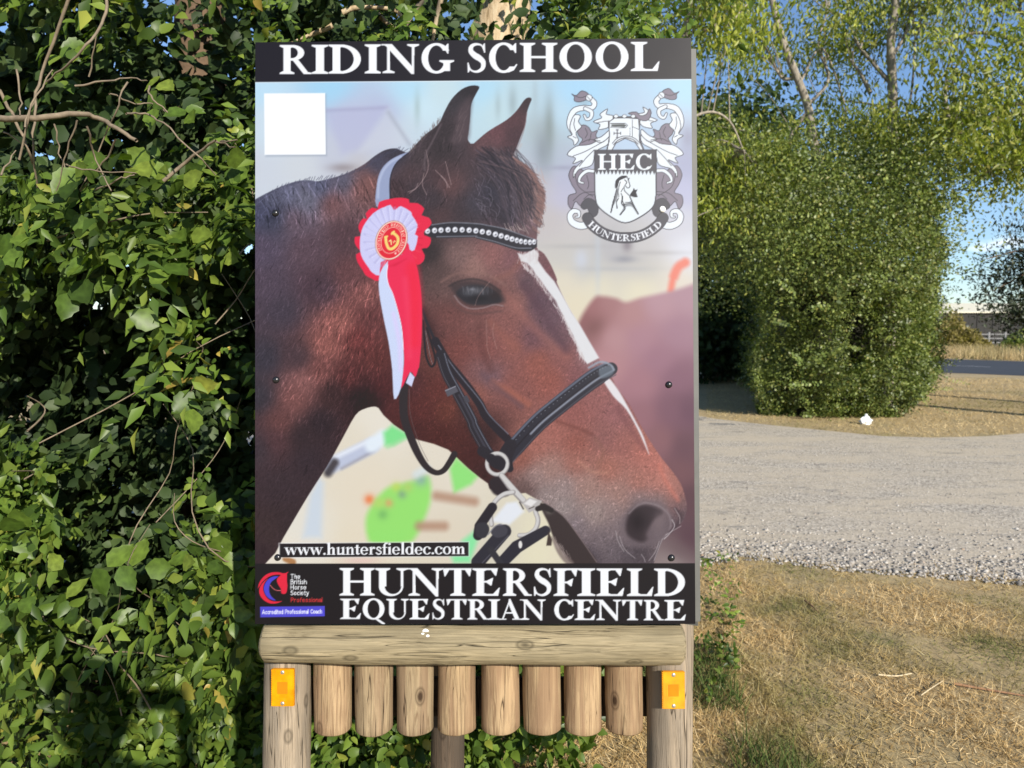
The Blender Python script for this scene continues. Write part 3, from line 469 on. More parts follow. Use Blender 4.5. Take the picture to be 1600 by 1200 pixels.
    p.stroke(spl(np.vstack([z3('1290,990 1370,1130'), z5('1440,60 1520,160 1600,275'), z6('80,350 160,440 235,515')]), False), 13, (44, 38, 44), .8); p.stroke(spl(np.vstack([z3('1310,1020 1400,1150'), z5('1470,85 1600,245'), z6('110,350 240,480')]), False), 1.2, hi, .7, .8)
    cheek = np.vstack([z3('1330,1090'), z5('1370,60 1450,210 1540,380'), z6('0,430 70,560 140,670')]); p.stroke(spl(cheek, False), 17, lea, .8); p.stroke(spl(cheek + np.array([5, -3]), False), 1.3, hi, .7, .75); p.stroke(spl(cheek + np.array([-5, 3]), False), .9, (110, 106, 114), .7, .8); p.stroke(spl(cheek[2:] + np.array([1, 0]), False), 3, (72, 70, 80), 1.2, .8)
    p.fill(z5('1355,175 1430,145 1450,185 1375,222'), (88, 86, 94), .8); p.fill(z5('1480,225 1510,210 1530,255 1500,270'), (72, 70, 78), .8); p.stroke(z5('1360,180 1430,150'), 1.2, (150, 150, 160), .6)
    p.stroke(spl(z5('1075,120 1068,250 1075,370 1110,480 1165,610 1225,705 1290,748 1345,735 1390,675 1422,620'), False), np.interp(np.linspace(0, 1, 46), [0, .4, .7, 1], [14, 12, 8, 10]), (52, 45, 47), .8); p.stroke(spl(z5('1110,170 1110,300 1135,420 1185,560 1240,670'), False), .9, (104, 92, 92), .6, .7)
    nb = z6('235,640 300,560 450,400 600,275 740,165 850,85 955,28')
    p.stroke(spl(nb, False), np.interp(np.linspace(0, 1, 31), [0, .15, .85, 1], [22, 28, 29, 20]), (50, 48, 56), .8); nv = np.array([-.62, -.78])
    p.stroke(spl(nb + nv * 12, False), 3.2, (104, 110, 126), 1.2, .9); p.stroke(spl(nb + nv * 9, False), 1, (40, 38, 46), .6); p.stroke(spl(nb - nv * 1, False), 2, (40, 36, 42), .8); p.stroke(spl(nb - nv * 4, False)[8:], 3.0, (156, 160, 172), 1.2, .85); p.stroke(spl(nb - nv * 12, False), 1.6, (86, 84, 92), .8, .8); p.fill(spl(z6('880,20 950,5 975,30 960,70 890,95 870,60')), (112, 122, 132), 2.5, .75); p.stroke(spl(z6('800,20 880,-20 950,0 975,35'), False), 3, (150, 158, 170), 1.2, .9)
    q = spl(nb + nv * 7, False, 16)
    for k in range(0, len(q), 3): p.fill(ell(q[k][0], q[k][1], .8, .8, 8), (150, 152, 160), .5, .7)
    p.stroke(z6('255,560 215,640 250,720'), [20, 24, 12], (46, 42, 48), .8); p.stroke(z6('60,600 130,640 190,700'), 16, (46, 42, 48), .9)
    # bit
    me, md = (206, 202, 198), (150, 144, 142)
    p.stroke(ell(777, 725, 16, 16.5, 40), 6.4, md, .8); p.stroke(ell(776.6, 724.4, 16, 16.5, 40), 4.4, me, .8); p.stroke(spl(z6('120,650 160,690 190,680'), False), 15, (44, 40, 46), .8)
    p.stroke(z6('195,770 250,840 345,945'), [9, 11, 10], md, .8); p.stroke(z6('193,766 250,834 345,938'), [6, 8, 7], me, .8)
    big = spl(z6('275,885 210,900 150,950 118,1030 125,1110'), False); p.stroke(big, 7.5, md, .8); p.stroke(big - .5, 5, me, .8)
    big = spl(np.vstack([z6('430,1020 448,1080 430,1140 380,1180'), z8('320,30')]), False); p.stroke(big, 7.5, md, .8); p.stroke(big - .7, 4.6, me, .8)
    p.fill(z6('335,960 390,920 475,945 440,1000 385,1028'), (186, 180, 176), .9); p.fill(z6('350,965 390,930 440,948 400,985'), (228, 224, 220), 1.2); p.stroke(z6('385,1000 420,985'), 1.4, (92, 84, 80), .7); p.stroke(z6('320,955 345,1000'), 2, (80, 72, 72), .8)
    p.stroke(z6('445,1000 490,985 540,1010'), [8, 10, 8], (52, 46, 46), 1)
    # rein ends
    p.stroke(np.vstack([z6('130,990 40,1120'), z8('30,30')]), 15, (46, 42, 48), .9); p.stroke(z8('215,0 30,215'), 21, (52, 50, 58), .9); p.stroke(z8('240,30 60,220'), 1.2, (110, 108, 118), .7, .7)
    p.stroke(z8('500,-5 300,110 200,215'), [15, 20, 18], (50, 48, 56), .9); p.fill(ell(813, 851, 3, 6, 14) , (226, 222, 216), .8); p.stroke(z8('120,130 190,230'), 10, (56, 54, 60), .9); p.fill(z8('505,100 520,0 545,60 540,100'), (72, 60, 56), 1)
    p.fill(spl(z6('20,1110 80,1095 110,1140 80,1200 20,1190')), (58, 56, 62), .9); p.fill(spl(z6('120,1160 180,1105 235,1140 220,1185 160,1200')), (70, 68, 76), .9); p.stroke(spl(z6('100,1180 150,1120 200,1110'), False), 1.4, (130, 128, 136), .7)
    # ---- rosette
    rz = lambda s_: pts(s_, 540, 290, 8.)
    p.fill(spl(rz('420,205 560,165 690,150 790,170 800,215 900,220 985,290 950,370 1040,400 1075,470 1030,530 985,570 985,620 1060,650 1062,720 1020,780 950,790 990,870 970,950 900,992 840,950 700,900 500,1000 420,1190 330,1165 250,1120 215,1060 150,960 130,860 190,830 150,780 115,720 118,640 195,630 165,550 165,490 215,410 268,415 250,350 330,275 400,290'), True, 2), (232, 44, 74), .8)
    for a in np.linspace(0, 2 * math.pi, 30)[:-1]: x, y = 614 + 46 * math.cos(a), 372 + 52 * math.sin(a); p.stroke([(614 + 34 * math.cos(a), 372 + 40 * math.sin(a)), (x, y)], 1.6, (196, 28, 56) if r.uniform() < .6 else (246, 84, 96), 1., .5)
    p.fill(spl(rz('560,240 600,300 640,290 690,255 815,325 830,370 900,490 868,610 905,635 862,805 800,800 760,700 560,900 440,960 425,1125 330,1085 290,1030 215,920 182,820 178,690 200,560 250,460 340,350 440,285 480,270'), True, 2), (206, 204, 238), .8)
    for a in np.linspace(.9, 5.9, 20): x0, y0, x1, y1 = 612 + 24 * math.cos(a), 375 + 28 * math.sin(a), 611 + 42 * math.cos(a), 372 + 48 * math.sin(a); p.stroke([(x0, y0), (x1, y1)], [1.2, 3], (176, 172, 214), 1.6, .6); p.stroke([(x0 + 2, y0 + 1), (x1 + 3, y1 + 1)], 1, (232, 230, 250), .9, .6)
    p.fill(spl(np.vstack([z3('960,440 1050,400 1100,345 1150,440 1172,520 1195,700 1195,950 1180,1150'), z5('1170,30 1150,85 1115,50 1052,165'), z3('1072,1150 1068,1050 1055,880 1000,680 965,600 952,530')]), True, 3), (236, 48, 84), .8)
    p.fill(z3('970,470 1090,420 1010,470'), (206, 30, 62), 3, .7); p.stroke(spl(z3('1130,480 1150,700 1140,1000'), False), 18, (240, 40, 66), 9, .7); p.stroke(spl(z3('1080,560 1100,800 1110,1100'), False), 7, (244, 70, 104), 6, .5)
    p.fill(spl(np.vstack([z3('955,440 905,520 898,640 930,830 965,1000 990,1190'), z5('1003,237 1050,165'), z3('1070,1150 1068,1050 1052,880 1000,680 965,600 955,530 960,450')]), True, 3), (204, 214, 240), .8); p.stroke(spl(z3('960,460 952,530 965,600 1000,680 1052,880 1068,1050'), False), 1.2, (244, 232, 250), .6); p.stroke(spl(z3('1000,800 1040,1000 1050,1190'), False), 6, (222, 204, 244), 4, .7)
    p.fill(z5('1115,50 1146,85 1125,152 1085,125'), (206, 210, 236), .7)
    ca, sa = math.cos(R(20)), math.sin(R(20))
    def rot(e, cx=611.5, cy=375.5): e = np.asarray(e); return np.stack([cx + e[:, 0] * ca - e[:, 1] * sa, cy + e[:, 0] * sa + e[:, 1] * ca], 1)
    def disc(rx, ry): return rot(ell(0, 0, rx, ry, 48))
    p.fill(disc(24.5, 31.5), (170, 90, 70), .8); p.fill(disc(23.8, 30.8), (250, 226, 206), .6); p.fill(disc(22, 29), (226, 44, 58), .7); p.stroke(disc(15.2, 21), 1.1, (248, 186, 170), .6)
    txt = 'HUNTERSFIELD EQUESTRIAN CENTRE'
    for k, ch in enumerate(txt):
        if ch == ' ': continue
        a = R(128 + 262 * k / (len(txt) - 1)); q = rot([[18.6 * math.cos(a), 25 * math.sin(a)]])[0]; th = math.atan2(25 * math.cos(a), -18.6 * math.sin(a)) + R(20); s_ = 4.6; k2 = 3.4 / GW[ch]
        M = np.array([[k2 * math.cos(th), s_ * math.sin(th), q[0]], [k2 * math.sin(th), -s_ * math.cos(th), q[1]]]); M[:, 2] -= M[:, 0] * GW[ch] / 2 + M[:, 1] * .5; glyph(p, ch, M, (255, 222, 196), .5)
    p.stroke(spl(rz('500,650 510,720 540,785 590,785 645,730 655,660 630,620 590,590'), False), 4.6, (246, 214, 120), .7); p.stroke(rz('495,640 520,635'), 3, (246, 214, 120), .6); p.stroke(rz('575,605 605,575'), 3, (246, 214, 120), .6); p.stroke(rz('545,695 565,680 572,735'), 1.8, (250, 226, 150), .5); p.stroke(rz('595,700 600,715 610,690 620,700'), 1.2, (250, 226, 150), .5); p.fill(ell(618, 396, 1.8, 1.8, 10), (250, 200, 190), .6)
    paint_crest(p)
    # ---- bands and lettering
    blk = (40, 36, 38)
    p.fill(pts('380,40 1120,40 1120,125 1079,123.5 400,128.5 380,128.6'), (40, 37, 42), .5); p.stroke(pts('380,129.2 1100,124'), 1.2, (236, 242, 246), .6, .8)
    p.fill(pts('380,880.6 1120,880 1120,1000 380,1000'), blk, .5)
    wh = (250, 250, 250)
    fit_row(p, [('R', 437, 487), ('I', 487, 511), ('D', 513.5, 565), ('I', 570, 593), ('N', 596.5, 654), ('G', 658.5, 708), ('S', 728, 760.5), ('C', 764, 808), ('H', 812, 869), ('O', 874, 925), ('O', 930.6, 982), ('L', 985.7, 1031)], 70.4, 116, -5.2 / 594, 437, wh)
    fit_row(p, [('H', 530.6, 583.5), ('U', 586, 636), ('N', 637, 691.5), ('T', 691.5, 735.4), ('E', 738, 781.6), ('R', 786, 831), ('S', 832, 862.6), ('F', 865, 903), ('I', 902, 928), ('E', 932, 976), ('L', 979.6, 1021.5), ('D', 1022, 1071.4)], 887.4, 930.6, .9 / 540, 531, wh)
    fit_row(p, [('E', 531.7, 564.4), ('Q', 566.6, 601.5), ('U', 603.7, 638), ('E', 640, 671.5), ('S', 674, 695.5), ('T', 697, 728.6), ('R', 730.5, 764), ('I', 763, 780), ('A', 779.5, 815), ('N', 813, 852), ('C', 866, 896.5), ('E', 898, 930.5), ('N', 931, 970), ('T', 971, 1003), ('R', 1006, 1037), ('E', 1038, 1072)], 935.3, 967.3, 2.2 / 540, 531, wh)
    p.fill(pts('435,848 733.5,845.6 733.5,870 435,872.4'), (240, 240, 240), .8, .55); p.fill(pts('437,849.4 732,847.2 732,868.8 437,871'), (44, 40, 42), .5)
    url = 'www.huntersfieldec.com'; tot = sum(GW[c] for c in url); x = 445.; k = (727 - 445) / tot
    for c in url: glyph(p, c, np.array([[k, 0, x], [0, -18.6, 867.2 - (x - 445) * .0052]]), wh, .5); x += GW[c] * k
    # white square (its code is left out)
    p.fill(pts('414,148 510,147 511,244 415,245'), (150, 160, 172), 2.5, .5); p.fill(pts('412.6,146 508,145.4 509,241.4 413.4,242'), (252, 252, 252), .6)
    # society mark
    bz = lambda s_: pts(s_, 400, 880, 1600 / 140); red, blu = (232, 48, 70), (82, 74, 206)
    p.fill(spl(bz('38,450 50,370 100,280 180,205 280,165 400,160 480,180 520,180 580,150 550,195 540,220 460,215 400,205 300,215 210,255 130,320 80,385'), True, 3), red, .5)
    p.fill(spl(bz('480,185 550,190 550,300 562,400 545,520 500,550 450,530 445,460 400,390 370,310 390,260 440,215'), True, 3), red, .5)
    p.fill(spl(bz('215,275 150,320 90,390 55,480 75,580 140,660 240,715 340,720 420,700 465,675 380,685 270,670 190,610 140,520 130,430 160,340'), True, 3), red, .5)
    p.fill(spl(bz('400,235 300,240 215,290 155,380 140,470 175,570 250,640 355,668 280,600 240,520 235,430 270,340 330,290'), True, 3), blu, .5); p.stroke(spl(bz('255,395 310,455 370,485 440,488'), False), 1.1, (220, 110, 116), .5)
    for t_, x1, y in (('The', 780, 275), ('British', 900, 370), ('Horse', 890, 466), ('Society', 938, 566)): sans(p, t_, *(400 + np.array([622, x1]) / 11.43), 880 + y / 11.43, 6.6, -.004, 1.25, (240, 240, 240))
    sans(p, 'Professional', 454.6, 503.4, 940.5, 6.4, -.006, 1.15, (216, 60, 62)); p.fill(bz('75,778 1228,765 1228,948 78,966'), (86, 80, 208), .5); sans(p, 'Accredited Professional Coach', 410, 502.5, 959.3, 6.0, -.012, 1.25, (238, 238, 255))
    return p.C

def paint_crest(p):
    K = 943 / 220; cz = lambda s_: pts(s_, 870, 120, K)
    ink, gr, dk, wt = (74, 72, 78), (140, 130, 142), (86, 84, 90), (238, 243, 246)
    def shape(s_, col, both=True, sp=True, lw=1.1):
        a = pts(s_); todo = [a]
        if both: b = a.copy(); b[:, 0] = 918 - b[:, 0]; b[:, 1] -= np.interp(b[:, 1], [100, 500, 900], [16, 4, 0]); todo.append(b)
        for q in todo:
            q = np.stack([870 + q[:, 0] / K, 120 + q[:, 1] / K], 1); q = spl(q, True, 4) if sp else q
            p.fill(q, col, .5); p.stroke(np.vstack([q, q[:1]]), lw, ink, .45)
    def tube(s_, wd, col=wt, both=True):
        a = pts(s_); todo = [a]
        if both: b = a.copy(); b[:, 0] = 918 - b[:, 0]; b[:, 1] -= np.interp(b[:, 1], [100, 500, 900], [16, 4, 0]); todo.append(b)
        for q in todo:
            q = spl(np.stack([870 + q[:, 0] / K, 120 + q[:, 1] / K], 1), False, 5); w_ = np.interp(np.linspace(0, 1, len(q)), np.linspace(0, 1, len(wd)), np.array(wd) / K)
            p.stroke(q, w_ + 2.0, ink, .45); p.stroke(q, w_, col, .45)
    def line(s_, wd=1., col=ink, both=True):
        a = pts(s_); todo = [a]
        if both: b = a.copy(); b[:, 0] = 918 - b[:, 0]; b[:, 1] -= np.interp(b[:, 1], [100, 500, 900], [16, 4, 0]); todo.append(b)
        for q in todo: p.stroke(spl(np.stack([870 + q[:, 0] / K, 120 + q[:, 1] / K], 1), False, 4), wd, col, .45)
    shape('130,600 200,640 250,640 262,800 255,850 190,830 160,865 125,835 100,885 75,850 82,795 130,775 100,720 80,660 100,610', gr)
    shape('135,340 180,322 215,340 235,370 272,360 262,400 312,435 250,450 190,472 150,460 172,420 145,390', gr)
    shape('70,520 130,465 230,450 345,385 345,450 262,500 235,590 150,620 112,675 118,620 172,560 108,582 125,545', wt)
    shape('245,300 300,275 290,250 340,215 332,250 378,265 350,335 280,352 290,320', wt)
    shape('250,420 300,400 350,360 350,400 300,440 260,430', wt)
    line('110,530 190,500 320,430'); line('150,600 200,540 250,490'); line('260,310 310,300 350,295'); line('170,440 220,420 290,430'); line('190,345 205,380 190,410'); line('230,380 225,410 215,430')
    tube('232,150 252,178 235,208 180,208 120,225 90,275 86,330 105,375', [26, 30, 26, 30, 34, 32, 28, 16]); tube('190,212 232,235 228,272 200,285 184,258', [20, 22, 18, 14, 10])
    shape('95,300 120,255 158,262 145,300 165,335 128,375 145,425 118,458 108,425 72,402 102,388 88,350', wt); line('120,280 115,320 125,360'); line('110,400 130,410')
    shape('100,115 130,125 165,95 205,108 215,135 195,155 150,168 118,160 116,132', gr); line('125,130 160,140 195,130'); p_ = cz('215,140 702,124')
    for q in p_: p.fill(ell(q[0], q[1], 5, 5, 16), wt, .5); p.stroke(ell(q[0], q[1], 5, 5, 16), .9, ink, .45); p.stroke([(q[0] - 3, q[1] - 2), (q[0] + 2, q[1] + 3)], .8, ink, .4)
    tube('245,632 200,632 160,665 150,700 178,712', [18, 20, 18, 12, 8]); line('120,650 150,740 240,800'); line('110,830 170,780 250,770'); line('180,820 215,790 250,790'); line('200,660 215,720 205,750')
    shape('160,862 200,815 250,828 278,870 268,925 225,940 208,885 180,888', dk); tube('215,985 160,998 105,975 88,932 110,900 145,905 148,935 128,940', [46, 44, 40, 34, 28, 20, 12, 8])
    # helmet
    shape('352,300 392,272 548,280 556,420 585,490 560,492 525,440 458,412 395,445 362,505 330,505 350,430', wt, False, False, 1.3); line('345,300 352,400 335,500', 1.6, ink, False); line('556,290 553,420 580,490', 1.4, ink, False)
    line('380,455 410,425 458,408 510,420 545,450', 1.2, ink, False); line('372,445 405,412 458,396 515,408 552,440', 1.1, ink, False); p.fill(cz('366,318 452,316 468,326 452,338 366,332'), (92, 96, 96), .5); p.stroke(cz('360,312 460,312 475,326 460,342 360,338'), .9, ink, .4)
    line('507,288 507,400', .9, ink, False); line('507,335 550,352', .8, ink, False)
    for y in range(345, 400, 11): p.fill(ell(870 + 490 / K, 120 + y / K, .8, .8, 8), ink, .4)
    for s_ in ('405,355 405,405', '384,378 428,378'): p.stroke(cz(s_), 1.3, ink, .45)
    for s_ in ('396,355 414,355', '396,406 414,406', '384,370 384,388', '428,370 428,388'): p.stroke(cz(s_), 1., ink, .45)
    p.fill(cz('375,265 545,262 545,278 375,280'), (96, 94, 98), .5); shape('480,245 530,235 560,260 600,250 620,215 632,245 610,290 560,290 520,262', gr, False)
    for x in (396, 453, 512): q = cz('%d,264' % x)[0]; p.fill(ell(q[0], q[1], 3.6, 2.6, 14), wt, .5); p.stroke(ell(q[0], q[1], 3.6, 2.6, 14), .8, ink, .4)
    # shield
    sh = np.vstack([pts('253,493 665,490 665,760'), spl(pts('665,790 645,870 560,938 458,978 360,936 275,865 256,790'), False, 5), pts('255,760')]); sh = np.stack([870 + sh[:, 0] / K, 120 + sh[:, 1] / K], 1)
    p.fill(sh, (234, 240, 242), .5); zz = [(253, 493), (665, 490), (665, 632)]; xs = np.linspace(665, 255, 33); zz += [(x, 627 if i % 2 == 0 else 656) for i, x in enumerate(xs)]
    p.fill(np.array([(870 + x / K, 120 + y / K) for x, y in zz]), dk, .5); p.stroke(np.vstack([sh, sh[:1]]), 1.8, ink, .5)
    for ch, a, b in (('H', 275, 400), ('E', 412, 522), ('C', 530, 636)): k = (b - a) / GW[ch] / K; glyph(p, ch, np.array([[k, 0, 870 + a / K], [0, -106 / K, 120 + 622 / K]]), (246, 250, 250), .5)
    # leaping horse
    bk = (52, 52, 58)
    p.fill(spl(cz('410,690 450,672 470,690 490,735 470,745 455,720 445,745 460,770 490,800 470,850 440,850 400,830 385,800 395,760'), True, 3), (240, 244, 244), .5)
    p.fill(spl(cz('390,720 398,690 430,665 462,662 470,672 440,685 415,700 405,735 392,748'), True, 3), bk, .5)
    for s_, wd in (('470,668 480,695 490,732 475,745 455,725', 1.2), ('478,690 485,680', 1.2), ('415,700 400,760 388,800', 1.1), ('425,705 412,760 415,805', 1.), ('450,735 455,765 490,800', 1.2), ('445,745 430,770', 1.), ('388,800 375,860 362,908', 1.6), ('412,815 400,840 404,880', 1.5), ('440,800 435,850 458,880 425,922', 1.6), ('490,805 515,860 546,918', 1.7), ('460,840 500,850 530,895', 1.2), ('470,850 450,855 455,875', 1.2), ('380,830 372,870', 2.), ('440,830 452,860', 1.2)): p.stroke(spl(cz(s_), False), wd, bk, .45)
    p.fill(spl(cz('385,800 395,760 405,740 412,770 405,810 392,840 376,870 368,905 360,910 366,870'), True, 3), bk, .5, .55); p.fill(spl(cz('440,850 470,850 500,830 520,865 548,918 538,920 505,872 470,868 455,885 432,925 420,922 445,880'), True, 3), bk, .5, .45); p.stroke(spl(cz('455,690 468,705 462,720'), False), 1.3, bk, .45); p.stroke(spl(cz('430,780 440,810 436,840'), False), 1.2, bk, .45)
    p.fill(spl(cz('490,790 510,760 515,745 525,758 540,755 532,775 540,805 515,805 500,800'), True, 3), bk, .5)
    # ribbon with the name
    arc = spl(pts('205,945 235,990 300,1040 380,1070 458,1078 540,1070 615,1040 680,990 712,945'), False, 6); q = np.stack([870 + arc[:, 0] / K, 120 + arc[:, 1] / K], 1); p.stroke(q, 17.2, (60, 58, 62), .5); p.stroke(q, 15.6, dk, .5)
    seg = np.r_[0, np.cumsum(np.linalg.norm(np.diff(q, axis=0), axis=1))]; L = seg[-1]; wds = [GW[c] for c in 'HUNTERSFIELD']; tot = sum(wds); u = .06 * L; kk = .88 * L / tot
    for c, w_ in zip('HUNTERSFIELD', wds):
        m = u + w_ * kk / 2; x, y = np.interp(m, seg, q[:, 0]), np.interp(m, seg, q[:, 1]); x2, y2 = np.interp(m + 1, seg, q[:, 0]), np.interp(m + 1, seg, q[:, 1]); th = math.atan2(y2 - y, x2 - x); s_ = 10.4
        M = np.array([[kk * math.cos(th), s_ * math.sin(th), x], [kk * math.sin(th), -s_ * math.cos(th), y]]); M[:, 2] -= M[:, 0] * w_ / 2 + M[:, 1] * .5; glyph(p, c, M, (248, 248, 250), .45); u += w_ * kk
# ------------------------------------------------------------------ ground
def sheet(name, poly, z, mat, sub=0):
    bm = bmesh.new(); bm.faces.new([bm.verts.new((x, y, z)) for x, y in poly]); me = bm_mesh(name, bm)
    o = link(name, me, mat); return tag(o, kind='structure')
def gxy(s): return [(lambda g: (g.x, g.y))(G(*q)) for q in pts(s)]
m, n, b = mat_new('dry_turf'); v = coords(n)
f1 = noise(n, v, .9, 5); f2 = noise(n, v, 14, 6, .7); f3 = noise(n, v, 90, 3, .7)
c = ramp(n, f2, [(.3, (.20, .13, .055)), (.5, (.43, .305, .135)), (.72, (.58, .44, .21))])
c = mixc(n, ramp(n, f1, [(.52, (0, 0, 0)), (.68, (.6, .6, .6))]), c, (.12, .13, .045)); c = mixc(n, .5, c, ramp(n, f3, [(.3, (.12, .08, .04)), (.7, (.5, .4, .22))]))
n.links.new(c, b.inputs['Base Color']); b.inputs['Roughness'].default_value = .95; bump(n, b, f2, .35, .02); M_turf = m
m, n, b = mat_new('gravel'); v = coords(n)
vo = N(n, 'ShaderNodeTexVoronoi', Scale=60.); n.links.new(v, vo.inputs['Vector']); f1 = noise(n, coords(n, (.55, 1.7, 1), rot=(0, 0, R(8))), 1.1, 7, .62, .5); f2 = noise(n, coords(n, (.45, 1.4, 1)), 4.2, 6, .7)
c = ramp(n, vo.outputs['Color'], [(.1, (.20, .172, .135)), (.5, (.41, .355, .28)), (.9, (.62, .55, .44))])
c = mixc(n, ramp(n, f1, [(.40, (.75, .75, .75)), (.60, (0, 0, 0))]), c, (.50, .42, .305)); c = mixc(n, ramp(n, f2, [(.56, (0, 0, 0)), (.70, (.75, .75, .75))]), c, (.155, .145, .13))
n.links.new(c, b.inputs['Base Color']); b.inputs['Roughness'].default_value = .9; bump(n, b, vo.outputs['Distance'], .3, .008); M_gravel = m
m, n, b = mat_new('asphalt'); v = coords(n); f = noise(n, v, 200, 3); f1 = noise(n, v, .7, 4)
n.links.new(mixc(n, .5, ramp(n, f, [(.3, (.016, .017, .02)), (.7, (.04, .042, .046))]), ramp(n, f1, [(.3, (.02, .021, .025)), (.7, (.036, .037, .04))])), b.inputs['Base Color']); b.inputs['Roughness'].default_value = .8; M_asph = m
ground = sheet('ground', [(-400, -200), (600, -200), (600, 900), (-400, 900)], 0, M_turf)
trk = np.array(gxy('1060,880 1160,868 1260,880 1360,890 1480,898 1610,908')); far = np.array(gxy('1620,676 1540,682 1460,684 1380,682 1300,674 1200,664 1120,655'))
track = sheet('gravel_track', [(-6, 5.6), (-1, 5.2)] + [tuple(q) for q in trk] + [(9, 3.9), (12, 8.8)] + [tuple(q) for q in far] + [(3.2, 14), (5, 20), (7.6, 27), (4.2, 27), (1.8, 18), (-.5, 13), (-6, 12)], .004, M_gravel)
# road with a white line, running across behind
ra, rb = at(1440, 585, 26), at(1610, 590, 26)
g0, g1, g2, g3 = (G(1440, 581), G(1640, 589), G(1640, 566), G(1440, 560))
def ext(a, b, k0, k1): d = b - a; return a + d * k0, a + d * k1
n0, n1 = ext(g0, g1, -4, 6); f0, f1_ = ext(g3, g2, -3, 5)
road = sheet('road', [(n0.x, n0.y), (n1.x, n1.y), (f1_.x, f1_.y), (f0.x, f0.y)], .008, M_asph)
M_white = plain('road_paint', (.62, .62, .6), .7)
ca_, cb_ = (n0 * .58 + f0 * .42), (n1 * .58 + f1_ * .42); dirr = (cb_ - ca_).normalized(); nr_ = Vector((-dirr.y, dirr.x, 0)); L = (cb_ - ca_).length
for k in range(int(L / 6)):
    a = ca_ + dirr * (k * 6); e = a + dirr * 4.4
    if not (4 < a.x < 60): continue
    me = mesh_np('line', [(*(q + nr_ * s * .06)[:2], .012) for q, s in ((a, -1), (e, -1), (e, 1), (a, 1))], [[0, 1, 2, 3]])
    link('road_line', me, M_white, road)

# ------------------------------------------------------------------ the sign
r1c, r2c, tcv = np.array((.99807, .004276, -.01198)), np.array((-.00537, 1.00175, .01298)), np.array((-.07924, .10971, 1.48482))
def c2w(v): return np.array((v[0], v[2] * CP + v[1] * SP, v[1] * CP - v[2] * SP))
X_, Z_ = c2w(r1c), c2w(r2c); X_ /= np.linalg.norm(X_); Z_ -= X_ * (X_ @ Z_); Z_ /= np.linalg.norm(Z_); Y_ = np.cross(Z_, X_)
CB = c2w(tcv) + np.array((0, 0, CAM_H)); ZC = CB[2] / Z_[2]; BASE = CB - Z_ * ZC
sign = empty('riding_school_sign'); sign.matrix_world = Matrix([[X_[0], Y_[0], Z_[0], BASE[0]], [X_[1], Y_[1], Z_[1], BASE[1]], [X_[2], Y_[2], Z_[2], BASE[2]], [0, 0, 0, 1]])
tag(sign, 'tall portrait riding school sign with horse portrait, mounted on round timber posts', 'sign')
ROT = np.stack([X_, Y_, Z_], 1)
def Lc(px, py, Y=0.0):
    d = np.array(ray(px, py)); o = ROT.T @ (np.array(CAMP) - BASE); d = ROT.T @ d; return o + d * ((Y - o[1]) / d[1])
def to_px(x, y, z):
    P = ROT @ np.stack([x, np.broadcast_to(y, x.shape), z]).reshape(3, -1) + (BASE - np.array(CAMP))[:, None]
    dz = P[1] * CP - P[2] * SP; up = P[1] * SP + P[2] * CP
    return (800 + FPX * P[0] / dz).reshape(x.shape), (600 - FPX * up / dz).reshape(x.shape)
W2, H2 = .45, .6
M_alu = plain('aluminium_sheet', (.085, .085, .076), .6, .0)
M_blackpl = plain('black_plastic', (.012, .012, .013), .25); M_wht = plain('white_plastic', (.75, .75, .72), .3); M_steel = plain('screw_steel', (.5, .47, .4), .35, .8)
bm = bmesh.new(); box_bm(bm, (-W2, .0006, ZC - H2), (W2, .006, ZC + H2)); board = link('sign_board', bm_mesh('sign_board', bm), M_alu, sign)
xs = np.linspace(-W2, W2, 570); zr = np.concatenate([np.linspace(H2, H2 - .096, 76)[:-1], np.linspace(H2 - .096, -H2 + .19, 590)[:-1], np.linspace(-H2 + .19, -H2, 148)])
XX, ZZ = np.meshgrid(xs, zr + ZC); PX, PY = to_px(XX, 0., ZZ)
rgb = np.clip(paint_board(PX, PY), 0, 255) / 255
lin = np.where(rgb <= .04045, rgb / 12.92, ((rgb + .055) / 1.055) ** 2.4)
lin = np.clip((lin - .007) * np.array((.41, .43, .465)), .004, .86)
nr, nc = XX.shape; idx = np.arange(nr * nc).reshape(nr, nc)
me = mesh_np('printed_face', np.stack([XX, np.zeros_like(XX), ZZ], -1).reshape(-1, 3), np.stack([idx[1:, :-1], idx[1:, 1:], idx[:-1, 1:], idx[:-1, :-1]], -1).reshape(-1, 4))
ca = me.color_attributes.new('print', 'FLOAT_COLOR', 'POINT'); ca.data.foreach_set('color', np.concatenate([lin.reshape(-1, 3), np.ones((nr * nc, 1))], 1).astype(np.float32).ravel())
m, n, b = mat_new('printed_vinyl'); at_ = n.nodes.new('ShaderNodeAttribute'); at_.attribute_name = 'print'; n.links.new(at_.outputs['Color'], b.inputs['Base Color'])
b.inputs['Roughness'].default_value = .42; b.inputs['Specular IOR Level'].default_value = .15
bump(n, b, noise(n, coords(n), 5, 2), .12, .01)
face = link('printed_face', me, m, board)
def dome(name, r, h, mat, parent, loc, rings=5, seg=16):
    V = [(0, -h, 0)]; Fq = []
    for i in range(1, rings + 1):
        a = i / rings * math.pi / 2
        for k in range(seg): t = k / seg * 2 * math.pi; V.append((r * math.sin(a) * math.cos(t), -h * math.cos(a), r * math.sin(a) * math.sin(t)))
    bm = bmesh.new(); vs = [bm.verts.new(q) for q in V]
    for k in range(seg): bm.faces.new((vs[0], vs[1 + k], vs[1 + (k + 1) % seg]))
    for i in range(rings - 1):
        for k in range(seg): a = 1 + i * seg; bm.faces.new((vs[a + k], vs[a + seg + k], vs[a + seg + (k + 1) % seg], vs[a + (k + 1) % seg]))
    return link(name, bm_mesh(name, bm, True), mat, parent, loc)
